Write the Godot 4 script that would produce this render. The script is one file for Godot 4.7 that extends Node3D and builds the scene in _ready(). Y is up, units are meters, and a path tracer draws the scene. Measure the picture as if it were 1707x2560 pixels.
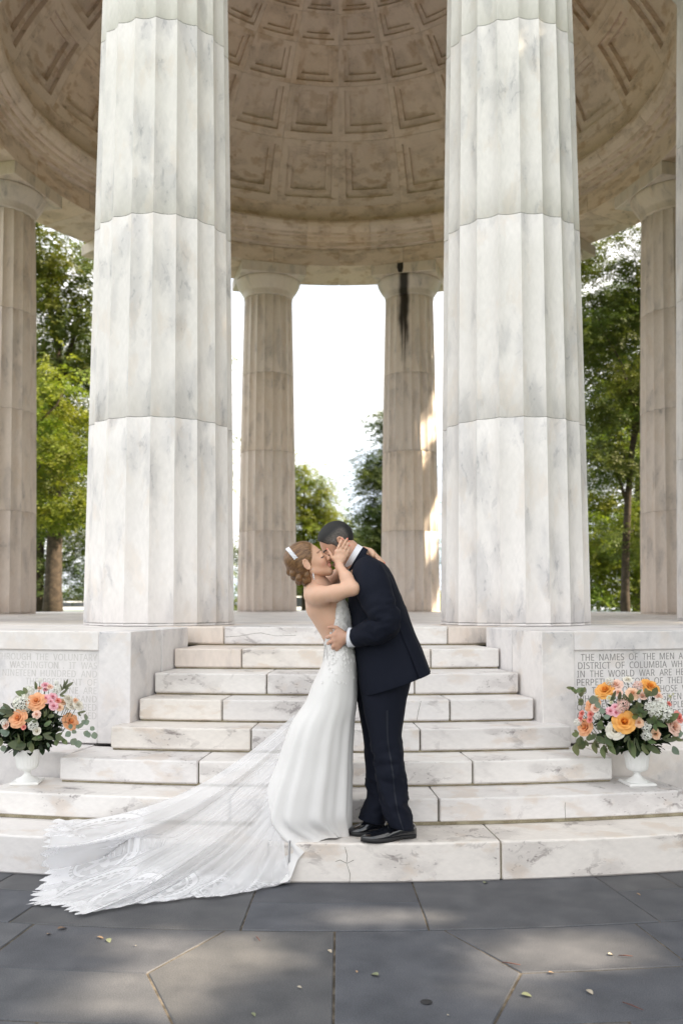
extends Node3D
# A wedding couple kissing on the steps of a round marble memorial.
# Ground (pavement) is y = 0, the memorial's axis is x = z = 0, the camera looks along -z.

const HP := 1.14                      # platform floor
const RING := 5.5                     # ring of column axes
const STEP_R := [8.25, 7.93, 7.65, 7.37, 7.12, 6.87, 6.5, 6.02]
const SUN_DIR := Vector3(0.735, 0.665, 0.13)   # towards the sun
var rng := RandomNumberGenerator.new()
var M := {}
var used := {}

# ---- photograph pixel (1707 x 2560) to a point on a plane y = h or z = c ----
const F := 2240.13
const SY := 112.52
const CAM := Vector3(0.0193, 1.3151, 12.526)
const TILT := 0.0509
const YAW := 0.002

func pix(x: float, y: float) -> Vector3:
	var u := (x - 853.5) / F
	var v := -(y - 1280.0 - SY) / F
	var fw := cos(TILT) - v * sin(TILT)
	var up := sin(TILT) + v * cos(TILT)
	return Vector3(cos(YAW) * u + sin(YAW) * fw, up, sin(YAW) * u - cos(YAW) * fw)

func on_y(x: float, y: float, h: float) -> Vector3:
	var d := pix(x, y)
	return CAM + d * ((h - CAM.y) / d.y)

func on_z(x: float, y: float, z: float) -> Vector3:
	var d := pix(x, y)
	return CAM + d * ((z - CAM.z) / d.z)

func step_h(k: int) -> float:         # top of step k = 1..8
	return 0.1847 + 0.1365 * (k - 1)

# ---- nodes ----
func numbered(called: String) -> String:
	var n: int = used.get(called, 0)
	used[called] = n + 1
	return called if n == 0 else "%s_%03d" % [called, n]

func thing(called: String, label: String, category: String, at := Vector3.ZERO, group := "") -> Node3D:
	var o := Node3D.new()
	o.name = numbered(called)
	add_child(o)
	o.position = at
	tag(o, label, category, group)
	return o

func tag(o: Node, label: String, category := "", group := "") -> void:
	if label:
		o.set_meta("label", label)
	if category:
		o.set_meta("category", category)
	if group:
		o.set_meta("group", group)

func part(called: String, parent: Node) -> Node3D:
	var o := Node3D.new()
	o.name = called
	parent.add_child(o, true)
	return o

func obj(called: String, m: Mesh, material: Material, parent: Node = null) -> MeshInstance3D:
	var o := MeshInstance3D.new()
	o.mesh = m
	o.material_override = material
	if parent == null:
		o.name = numbered(called)
		add_child(o)
	else:
		o.name = called
		parent.add_child(o, true)
	return o

func struct(called: String, m: Mesh, material: Material) -> MeshInstance3D:
	var o := obj(called, m, material)
	o.set_meta("kind", "structure")
	return o

func many(called: String, m: Mesh, material: Material, where: Array, parent: Node, colors := PackedColorArray()) -> MultiMeshInstance3D:
	var mm := MultiMesh.new()
	mm.transform_format = MultiMesh.TRANSFORM_3D
	mm.use_colors = colors.size() > 0
	mm.mesh = m
	mm.instance_count = where.size()
	for i in where.size():
		mm.set_instance_transform(i, where[i])
		if colors.size():
			mm.set_instance_color(i, colors[i])
	var o := MultiMeshInstance3D.new()
	o.multimesh = mm
	o.material_override = material
	o.name = called
	parent.add_child(o, true)
	return o

# ---- mesh helpers ----
func st_new() -> SurfaceTool:
	var st := SurfaceTool.new()
	st.begin(Mesh.PRIMITIVE_TRIANGLES)
	return st

func quad(st: SurfaceTool, a: Vector3, b: Vector3, c: Vector3, d: Vector3) -> void:
	for p in [a, b, c, a, c, d]:
		st.add_vertex(p)

func flat(st: SurfaceTool) -> ArrayMesh:     # facetted: one normal for each face
	st.set_smooth_group(-1)
	st.generate_normals()
	return st.commit()

# rows of points to a sheet or a tube; uv runs 0..1 along columns (u) and rows (v)
func sheet(rows: Array, closed := false, cap := false, colors: Array = [], uvs: Array = []) -> ArrayMesh:
	var v := PackedVector3Array()
	var uv := PackedVector2Array()
	var col := PackedColorArray()
	var ix := PackedInt32Array()
	var nr := rows.size()
	var nc: int = rows[0].size()
	var wide := nc + 1 if closed else nc
	for r in nr:
		for c in wide:
			v.append(rows[r][c % nc])
			uv.append(uvs[r][c] if uvs else Vector2(float(c) / (wide - 1), float(r) / (nr - 1)))
			if colors:
				col.append(colors[r][c % nc])
	for r in nr - 1:
		for c in wide - 1:
			var a := r * wide + c
			ix.append_array([a, a + wide, a + 1, a + 1, a + wide, a + wide + 1])
	if cap:
		for r in [0, nr - 1]:
			var mid := Vector3.ZERO
			for p in rows[r]:
				mid += p
			var k := v.size()
			v.append(mid / nc)
			uv.append(Vector2(0.5, 0.0 if r == 0 else 1.0))
			if colors:
				col.append(colors[r][0])
			for c in wide - 1:
				var a: int = r * wide + c
				ix.append_array([k, a, a + 1] if r == 0 else [k, a + 1, a])
	var arr := []
	arr.resize(Mesh.ARRAY_MAX)
	arr[Mesh.ARRAY_VERTEX] = v
	arr[Mesh.ARRAY_TEX_UV] = uv
	arr[Mesh.ARRAY_INDEX] = ix
	if colors:
		arr[Mesh.ARRAY_COLOR] = col
	var am := ArrayMesh.new()
	am.add_surface_from_arrays(Mesh.PRIMITIVE_TRIANGLES, arr)
	var st := SurfaceTool.new()
	st.create_from(am, 0)
	st.generate_normals()
	return st.commit()

func lathe(prof: PackedVector2Array, segs := 40) -> ArrayMesh:
	var rows := []
	for p in prof:
		var row := PackedVector3Array()
		for i in segs:
			var a := TAU * i / segs
			row.append(Vector3(sin(a) * p.x, p.y, cos(a) * p.x))
		rows.append(row)
	return sheet(rows, true)

func at_angle(a: float, r: float, y: float) -> Vector3:   # degrees from +z towards +x
	var t := deg_to_rad(a)
	return Vector3(sin(t) * r, y, cos(t) * r)

# a block bent round the axis: a profile of (radius, height) swept from a0 to a1 degrees, its ends bevelled
func arc_block(prof: PackedVector2Array, a0: float, a1: float, segs: int, bev := 0.006) -> ArrayMesh:
	var mid := Vector2.ZERO
	for p in prof:
		mid += p
	mid /= prof.size()
	var inset := PackedVector2Array()
	for p in prof:
		inset.append(p + (mid - p).normalized() * minf(bev * 1.4, p.distance_to(mid) * 0.5))
	var rings := []
	var da := rad_to_deg(bev / maxf(mid.x, 0.5))
	for i in segs + 3:
		var a := a0
		var use := prof
		if i == 0:
			use = inset
		elif i == segs + 2:
			a = a1
			use = inset
		else:
			a = lerpf(a0 + da, a1 - da, float(i - 1) / segs)
		var ring := PackedVector3Array()
		for p in use:
			ring.append(at_angle(a, p.x, p.y))
		rings.append(ring)
	var st := st_new()
	st.set_smooth_group(-1)
	var n := prof.size()
	for i in rings.size() - 1:
		for k in n:
			var l := (k + 1) % n
			quad(st, rings[i][k], rings[i][l], rings[i + 1][l], rings[i + 1][k])
	var tri := Geometry2D.triangulate_polygon(inset)
	for t in range(0, tri.size(), 3):
		for q in [0, 1, 2]:
			st.add_vertex(rings[0][tri[t + q]])
		for q in [2, 1, 0]:
			st.add_vertex(rings[-1][tri[t + q]])
	st.generate_normals()
	return st.commit()

func rect_prof(r0: float, r1: float, y0: float, y1: float, ch := 0.008) -> PackedVector2Array:
	return PackedVector2Array([Vector2(r0, y0), Vector2(r1 - ch, y0), Vector2(r1, y0 + ch), Vector2(r1, y1 - ch), Vector2(r1 - ch * 0.35, y1 - ch * 0.35), Vector2(r1 - ch, y1), Vector2(r0 + ch, y1), Vector2(r0, y1 - ch)])

func bevel_box(s: Vector3, b := 0.01) -> ArrayMesh:      # base at y = 0
	var h := s * 0.5
	var st := st_new()
	st.set_smooth_group(-1)
	var rings := []
	for q in [[0.0, b], [b, 0.0], [s.y - b, 0.0], [s.y, b]]:
		var x: float = h.x - q[1]
		var z: float = h.z - q[1]
		rings.append(PackedVector3Array([Vector3(-x, q[0], -z), Vector3(x, q[0], -z), Vector3(x, q[0], z), Vector3(-x, q[0], z)]))
	for i in 3:
		for k in 4:
			quad(st, rings[i][k], rings[i][(k + 1) % 4], rings[i + 1][(k + 1) % 4], rings[i + 1][k])
	quad(st, rings[0][0], rings[0][1], rings[0][2], rings[0][3])
	quad(st, rings[3][3], rings[3][2], rings[3][1], rings[3][0])
	st.generate_normals()
	return st.commit()

# a tube through points with a radius each
func tube(pts: Array, radii: Array, segs := 8, cap := true) -> ArrayMesh:
	return sheet(tube_rows(pts, radii, segs), true, cap)

func tube_rows(pts: Array, radii: Array, segs := 8) -> Array:
	var rows := []
	var side := Vector3.ZERO
	for i in pts.size():
		var d: Vector3 = (pts[mini(i + 1, pts.size() - 1)] - pts[maxi(i - 1, 0)]).normalized()
		if side == Vector3.ZERO:
			side = d.cross(Vector3.UP if absf(d.y) < 0.9 else Vector3.RIGHT).normalized()
		side = (side - d * side.dot(d)).normalized()
		var up := side.cross(d)
		var row := PackedVector3Array()
		for k in segs:
			var a := TAU * k / segs
			row.append(pts[i] + (side * cos(a) + up * sin(a)) * radii[i])
		rows.append(row)
	return rows

func catmull(p: Array, t: float) -> Variant:        # p: values at 0..n-1
	var i := clampi(int(floor(t)), 0, p.size() - 2)
	var f := clampf(t - i, 0.0, 1.0)
	var a = p[maxi(i - 1, 0)]
	var b = p[i]
	var c = p[i + 1]
	var d = p[mini(i + 2, p.size() - 1)]
	return b + (c - a) * (0.5 * f) + (a * 2.0 - b * 5.0 + c * 4.0 - d) * (0.5 * f * f) + (b * 3.0 - a - c * 3.0 + d) * (0.5 * f * f * f)

# ---- textures ----
func noise(kind: int, freq: float, seed_: int, fractal := FastNoiseLite.FRACTAL_FBM, octaves := 4, warp := 0.0) -> FastNoiseLite:
	var n := FastNoiseLite.new()
	n.noise_type = kind
	n.frequency = freq
	n.seed = seed_
	n.fractal_type = fractal
	n.fractal_octaves = octaves
	if warp > 0.0:
		n.domain_warp_enabled = true
		n.domain_warp_amplitude = warp
		n.domain_warp_frequency = freq * 0.7
		n.domain_warp_fractal_type = FastNoiseLite.DOMAIN_WARP_FRACTAL_PROGRESSIVE
		n.domain_warp_fractal_octaves = 3
	return n

func noise_bytes(n: FastNoiseLite, size: int) -> PackedByteArray:
	var im := n.get_seamless_image(size, size, false, false, 0.12, true)
	im.convert(Image.FORMAT_L8)
	return im.get_data()

func pack(bytes: PackedByteArray, size: int) -> ImageTexture:
	return ImageTexture.create_from_image(Image.create_from_data(size, size, false, Image.FORMAT_RGB8, bytes))

# white marble with cloudy grey drifts, thin veins, brown stains and specks (amounts 0..1)
func marble_texture(size: int, seed_: int, clouds: float, veins: float, stains: float, specks: float, base: Color, grey: Color, brown: Color) -> ImageTexture:
	var a := noise_bytes(noise(FastNoiseLite.TYPE_SIMPLEX_SMOOTH, 3.5 / size, seed_, FastNoiseLite.FRACTAL_FBM, 6, 90.0), size)
	var b := noise_bytes(noise(FastNoiseLite.TYPE_SIMPLEX_SMOOTH, 3.0 / size, seed_ + 7, FastNoiseLite.FRACTAL_RIDGED, 3, 150.0), size)
	var e := noise_bytes(noise(FastNoiseLite.TYPE_SIMPLEX_SMOOTH, 9.0 / size, seed_ + 17, FastNoiseLite.FRACTAL_RIDGED, 3, 60.0), size)
	var c := noise_bytes(noise(FastNoiseLite.TYPE_SIMPLEX_SMOOTH, 5.0 / size, seed_ + 13, FastNoiseLite.FRACTAL_FBM, 6, 90.0), size)
	var d := noise_bytes(noise(FastNoiseLite.TYPE_VALUE_CUBIC, 90.0 / size, seed_ + 29, FastNoiseLite.FRACTAL_FBM, 3), size)
	var out := PackedByteArray()
	out.resize(size * size * 3)
	var vein := ramp(b, 0.90, 0.997, veins)
	var thin := ramp(e, 0.90, 0.995, veins)
	var cloud := ramp(a, 0.25, 0.97, 1.0)
	var stain := ramp(c, 0.72, 0.985, stains)
	var speck := ramp(d, 0.965, 0.999, specks)
	for i in size * size:
		var k0 := cloud[a[i]]
		var g := clampf(k0 * k0 * clouds + vein[b[i]] * (0.2 + 0.8 * k0) + thin[e[i]] * maxf(0.0, k0 * 1.7 - 0.75) + speck[d[i]] * maxf(0.0, k0 * 1.6 - 0.5), 0.0, 0.95)
		var s := stain[c[i]] * (0.5 + d[i] / 255.0)
		var k := 0.97 + d[i] / 255.0 * 0.06
		var q := i * 3
		out[q] = int(minf(lerpf(lerpf(base.r, grey.r, g), brown.r, s) * k, 1.0) * 255.0)
		out[q + 1] = int(minf(lerpf(lerpf(base.g, grey.g, g), brown.g, s) * k, 1.0) * 255.0)
		out[q + 2] = int(minf(lerpf(lerpf(base.b, grey.b, g), brown.b, s) * k, 1.0) * 255.0)
	return pack(out, size)

# strength for each byte value: 0 below the lower share of the picture, "most" above the upper one
func ramp(bytes: PackedByteArray, lower: float, upper: float, most: float) -> PackedFloat32Array:
	var hist := PackedInt32Array()
	hist.resize(256)
	var total := 0
	for i in range(0, bytes.size(), 37):
		hist[bytes[i]] += 1
		total += 1
	var lo := -1
	var hi := -1
	var sum := 0
	for v in 256:
		sum += hist[v]
		if lo < 0 and sum >= total * lower:
			lo = v
		if hi < 0 and sum >= total * upper:
			hi = v
	var out := PackedFloat32Array()
	for v in 256:
		out.append(smoothstep(float(lo), float(maxi(hi, lo + 1)), float(v)) * most)
	return out

func grain_texture(size: int, seed_: int, c0: Color, c1: Color, freq: float, patch: float) -> ImageTexture:
	var a := noise_bytes(noise(FastNoiseLite.TYPE_SIMPLEX_SMOOTH, freq / size, seed_, FastNoiseLite.FRACTAL_FBM, 4), size)
	var b := noise_bytes(noise(FastNoiseLite.TYPE_SIMPLEX_SMOOTH, 4.0 / size, seed_ + 5, FastNoiseLite.FRACTAL_FBM, 5, 60.0), size)
	var out := PackedByteArray()
	out.resize(size * size * 3)
	for i in size * size:
		var t := clampf(0.5 + (a[i] / 255.0 - 0.5) * (1.6 - patch) + (b[i] / 255.0 - 0.5) * patch * 1.6, 0.0, 1.0)
		var q := i * 3
		out[q] = int(lerpf(c0.r, c1.r, t) * 255.0)
		out[q + 1] = int(lerpf(c0.g, c1.g, t) * 255.0)
		out[q + 2] = int(lerpf(c0.b, c1.b, t) * 255.0)
	return pack(out, size)

func mat(color: Color, rough := 0.6, tex: Texture2D = null, scale := 0.4, off := Vector3.ZERO) -> StandardMaterial3D:
	var m := StandardMaterial3D.new()
	m.albedo_color = color
	m.roughness = rough
	if tex:
		m.albedo_texture = tex
		m.uv1_triplanar = true
		m.uv1_triplanar_sharpness = 6.0
		m.uv1_scale = Vector3.ONE * scale
		m.uv1_offset = off
	return m

func lin(r: float, g: float, b: float) -> Color:        # a real-world base colour, given in linear light
	return Color(r, g, b).linear_to_srgb()

func pick(list: Array) -> Variant:
	return list[rng.randi() % list.size()]

func _ready() -> void:
	rng.seed = 20240601
	set_camera_and_light()
	make_materials()
	build_ground()
	build_memorial()
	build_inscriptions()
	build_trees()
	build_cars()
	build_flowers()
	build_groom()
	build_bride()
	build_litter()

func set_camera_and_light() -> void:
	var cam := Camera3D.new()
	cam.name = "camera"
	add_child(cam)
	cam.projection = Camera3D.PROJECTION_FRUSTUM
	cam.near = 0.1
	cam.far = 900.0
	cam.size = 0.1 * 2560.0 / F
	cam.frustum_offset = Vector2(0, 0.1 * SY / F)
	cam.position = CAM
	cam.basis = Basis(Vector3.UP, -YAW) * Basis(Vector3.RIGHT, TILT)
	var lens := CameraAttributesPhysical.new()
	lens.frustum_focal_length = 31.5
	lens.frustum_focus_distance = 4.4
	lens.frustum_near = 0.1
	lens.frustum_far = 900.0
	lens.exposure_aperture = 2.8
	cam.attributes = lens
	cam.current = true

	var env := Environment.new()
	env.background_mode = Environment.BG_SKY
	env.tonemap_mode = Environment.TONE_MAPPER_LINEAR
	env.tonemap_exposure = 3.45
	env.sdfgi_enabled = true
	env.ssao_enabled = true
	env.ssil_enabled = true
	var sky := Sky.new()
	sky.sky_material = sky_material()
	env.sky = sky
	var we := WorldEnvironment.new()
	we.name = "environment"
	we.environment = env
	add_child(we)

	var sun := DirectionalLight3D.new()
	sun.name = "sun"
	sun.light_energy = 1.5
	sun.light_color = Color(1.0, 0.92, 0.80)
	sun.light_angular_distance = 0.53
	sun.shadow_enabled = true
	add_child(sun)
	sun.look_at_from_position(SUN_DIR * 50.0, Vector3.ZERO, Vector3.UP)

# thin bright cloud over pale blue: a computed panorama
func sky_material() -> PanoramaSkyMaterial:
	var w := 512
	var h := 256
	var n := noise(FastNoiseLite.TYPE_SIMPLEX_SMOOTH, 1.1, 5, FastNoiseLite.FRACTAL_FBM, 5)
	var im := Image.create(w, h, false, Image.FORMAT_RGBF)
	for y in h:
		var up := PI * 0.5 - PI * (y + 0.5) / h
		for x in w:
			var az := TAU * (x + 0.5) / w
			var d := Vector3(cos(up) * sin(az), sin(up), cos(up) * cos(az))
			var c := smoothstep(-0.35, 0.3, n.get_noise_3d(d.x * 1.2, d.y * 3.0, d.z * 1.2) + 0.12)
			var col := Color(0.36, 0.41, 0.47).lerp(Color(0.58, 0.565, 0.553), c) * lerpf(1.12, 0.94, clampf(d.y, 0.0, 1.0))
			if d.y < 0.0:
				col = Color(0.2, 0.2, 0.19)
			im.set_pixel(x, y, col)
	var m := PanoramaSkyMaterial.new()
	m.panorama = ImageTexture.create_from_image(im)
	return m

func make_materials() -> void:
	var clean := marble_texture(1024, 11, 0.34, 0.45, 0.16, 0.3, lin(0.80, 0.768, 0.748), lin(0.39, 0.385, 0.40), lin(0.62, 0.49, 0.38))
	var worn := marble_texture(1024, 37, 0.22, 0.55, 0.3, 0.7, lin(0.77, 0.742, 0.715), lin(0.25, 0.225, 0.22), lin(0.56, 0.44, 0.34))
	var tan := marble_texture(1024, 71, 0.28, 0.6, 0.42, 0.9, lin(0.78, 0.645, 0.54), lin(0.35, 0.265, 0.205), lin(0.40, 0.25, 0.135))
	for k in 4:
		var off := Vector3(0.37 * k, 0.61 * k, 0.23 * k)
		var tint := [Color(1, 1, 1), Color(0.985, 0.987, 0.995), Color(1.0, 0.99, 0.975), Color(0.975, 0.975, 0.98)]
		M["shaft%d" % k] = mat(Color.WHITE, 0.5, clean, 0.42, off)
		M["shaft%d" % k].uv1_scale = Vector3(0.75, 0.3, 0.75)
		M["worn%d" % k] = mat(tint[k], 0.55, worn, 0.55, off)
		M["worn%d" % k].uv1_scale = Vector3(0.55, 1.0, 0.55)
		M["wall%d" % k] = mat(tint[k], 0.5, clean, 0.5, off)
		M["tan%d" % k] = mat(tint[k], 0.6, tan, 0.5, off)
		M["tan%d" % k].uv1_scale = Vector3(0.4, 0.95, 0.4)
		M["inner%d" % k] = mat(Color(0.975, 0.94, 0.9) * tint[k], 0.55, clean, 0.45, off + Vector3(0.5, 0.1, 0.7))
		M["inner%d" % k].uv1_scale = Vector3(0.75, 0.3, 0.75)
	M.mortar = mat(lin(0.36, 0.33, 0.25), 0.9, grain_texture(256, 3, lin(0.5, 0.46, 0.38), lin(0.9, 0.88, 0.8), 50.0, 0.8), 2.0)
	M.dark_joint = mat(lin(0.10, 0.09, 0.06), 0.95)
	var blue := grain_texture(1024, 91, lin(0.044, 0.048, 0.057), lin(0.128, 0.131, 0.142), 190.0, 0.4)
	for k in 4:
		var tint := [Color(1, 1, 1), Color(0.97, 0.98, 1.0), Color(1.0, 0.99, 0.97), Color(0.94, 0.945, 0.96)]
		M["stone%d" % k] = mat(tint[k], 0.62, blue, 0.9, Vector3(0.3 * k, 0, 0.7 * k))
	M.joint = mat(lin(0.16, 0.145, 0.125), 0.95, grain_texture(256, 8, lin(0.25, 0.22, 0.18), lin(1, 0.95, 0.88), 60.0, 0.9), 3.0)
	M.grass = mat(Color.WHITE, 0.9, grain_texture(512, 17, lin(0.03, 0.055, 0.015), lin(0.1, 0.15, 0.04), 80.0, 0.9), 0.12)
	M.road = mat(lin(0.06, 0.06, 0.062), 0.9)
	M.letter = mat(lin(0.26, 0.25, 0.24), 0.9)
	M.letter_pale = mat(lin(0.61, 0.59, 0.57), 0.9)

# ---------------------------------------------------------------- ground
func build_ground() -> void:
	var g := lathe(PackedVector2Array([Vector2(0.0, -0.06), Vector2(60.0, -0.06), Vector2(420.0, -0.06)]), 64)
	struct("ground", g, M.grass)
	var road := st_new()
	road.set_smooth_group(-1)
	quad(road, Vector3(-220, -0.04, -88), Vector3(220, -0.04, -88), Vector3(220, -0.04, -99), Vector3(-220, -0.04, -99))
	struct("road", flat(road), M.road)
	# bluestone paving: a bed of mortar with slabs on it
	var pave := part("pavement", self)
	used["pavement"] = 1
	pave.set_meta("kind", "structure")
	var bed := obj("bed", lathe(PackedVector2Array([Vector2(7.0, -0.0045), Vector2(14.5, -0.0045), Vector2(14.5, -0.07)]), 96), M.joint, pave)
	bed.set_meta("label", "pale mortar bed in the joints between bluestone slabs")
	var slabs := []          # polygons as lists of (angle, radius)
	for s in [-1.0, 1.0]:
		slabs.append([[2.52 * s, 8.1], [8.68 * s, 8.1], [8.72 * s, 8.86], [2.45 * s, 8.86]])
		slabs.append([[8.68 * s, 8.47], [14.8 * s, 8.47], [14.8 * s, 8.86], [8.72 * s, 8.86]])
		slabs.append([[8.68 * s, 8.1], [10.9 * s, 8.1], [10.9 * s, 8.47], [8.68 * s, 8.47]])
		slabs.append([[10.9 * s, 8.1], [14.8 * s, 8.1], [14.8 * s, 8.47], [10.9 * s, 8.47]])
		slabs.append([[0.0, 8.86], [2.85 * s, 8.86], [4.1 * s, 9.29], [2.93 * s, 9.68], [0.0, 9.68]])
		slabs.append([[2.85 * s, 8.86], [8.0 * s, 8.86], [8.0 * s, 9.29], [4.1 * s, 9.29]])
		slabs.append([[4.1 * s, 9.29], [8.0 * s, 9.29], [9.0 * s, 9.68], [2.93 * s, 9.68]])
		slabs.append([[8.0 * s, 8.86], [13.0 * s, 8.86], [12.0 * s, 9.29], [8.0 * s, 9.29]])
		slabs.append([[8.0 * s, 9.29], [12.0 * s, 9.29], [13.0 * s, 9.68], [9.0 * s, 9.68]])
		slabs.append([[13.0 * s, 8.86], [20.0 * s, 8.86], [20.0 * s, 9.68], [13.0 * s, 9.68], [12.0 * s, 9.29]])
		for k in 3:
			slabs.append([[(14.8 + 6 * k) * s, 8.1], [(20.8 + 6 * k) * s, 8.1], [(20.8 + 6 * k) * s, 8.86], [(14.8 + 6 * k) * s, 8.86]])
			slabs.append([[(20 + 6 * k) * s, 8.86], [(26 + 6 * k) * s, 8.86], [(26 + 6 * k) * s, 9.68], [(20 + 6 * k) * s, 9.68]])
		for ring in 4:
			for k in 6:
				var a0: float = (5.5 * k + (2.7 if ring % 2 else 0.0)) * s
				var a1: float = a0 + 5.5 * s
				if k == 0 and ring % 2:
					a0 = 0.0
				slabs.append([[a0, 9.68 + 0.8 * ring], [a1, 9.68 + 0.8 * ring], [a1, 10.48 + 0.8 * ring], [a0, 10.48 + 0.8 * ring]])
	slabs.append([[-2.52, 8.1], [2.52, 8.1], [2.5, 8.53], [-2.5, 8.53]])
	slabs.append([[-2.5, 8.53], [2.5, 8.53], [2.45, 8.86], [-2.45, 8.86]])
	for s in slabs:
		var poly := PackedVector2Array()
		for i in s.size():
			var p = s[i]
			var q = s[(i + 1) % s.size()]
			var n := maxi(1, int(absf(q[0] - p[0]) / 0.9))
			for k in n:
				var a := deg_to_rad(lerpf(p[0], q[0], float(k) / n))
				var r := lerpf(p[1], q[1], float(k) / n)
				poly.append(Vector2(sin(a) * r, cos(a) * r))
		obj("paving_slab", slab_mesh(poly, rng.randf_range(-0.0015, 0.0015)), M["stone%d" % (rng.randi() % 4)], pave)

func slab_mesh(poly: PackedVector2Array, y: float) -> ArrayMesh:
	var outer := Geometry2D.offset_polygon(poly, -0.004)[0]
	var inner := Geometry2D.offset_polygon(poly, -0.0075)[0]
	var st := st_new()
	st.set_smooth_group(-1)
	var tri := Geometry2D.triangulate_polygon(inner)
	for i in tri:
		st.add_vertex(Vector3(inner[i].x, y, inner[i].y))
	var n := outer.size()
	for i in n:
		var a := outer[i]
		var b := outer[(i + 1) % n]
		quad(st, Vector3(a.x, y - 0.0035, a.y), Vector3(b.x, y - 0.0035, b.y), Vector3(b.x, y - 0.04, b.y), Vector3(a.x, y - 0.04, a.y))
		var c: Vector2 = near2(inner, a)
		var d: Vector2 = near2(inner, b)
		quad(st, Vector3(c.x, y, c.y), Vector3(d.x, y, d.y), Vector3(b.x, y - 0.0035, b.y), Vector3(a.x, y - 0.0035, a.y))
	return flat(st)

func near2(list: PackedVector2Array, p: Vector2) -> Vector2:
	var best := list[0]
	for q in list:
		if q.distance_squared_to(p) < best.distance_squared_to(p):
			best = q
	return best

# where the sight line of a pixel meets a cylinder round the axis
func on_ring(x: float, y: float, r: float) -> Vector3:
	var d := pix(x, y)
	var a := d.x * d.x + d.z * d.z
	var b := 2.0 * (CAM.x * d.x + CAM.z * d.z)
	var c := CAM.x * CAM.x + CAM.z * CAM.z - r * r
	return CAM + d * ((-b - sqrt(maxf(0.0, b * b - 4.0 * a * c))) / (2.0 * a))

# ---------------------------------------------------------------- the memorial
var memorial: Node3D
var wall_part: Node3D

func blocks(parent: Node, called: String, prof: PackedVector2Array, cuts: Array, kind: String, gap := 0.35, bev := 0.006, stained: Array = []) -> void:
	for i in cuts.size() - 1:
		var a0: float = cuts[i] + gap * 0.5
		var a1: float = cuts[i + 1] - gap * 0.5
		obj(called, arc_block(prof, a0, a1, maxi(1, int((a1 - a0) / 1.2)), bev), M["%s%d" % ["inner" if i in stained else kind, rng.randi() % 4]], parent)

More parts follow.
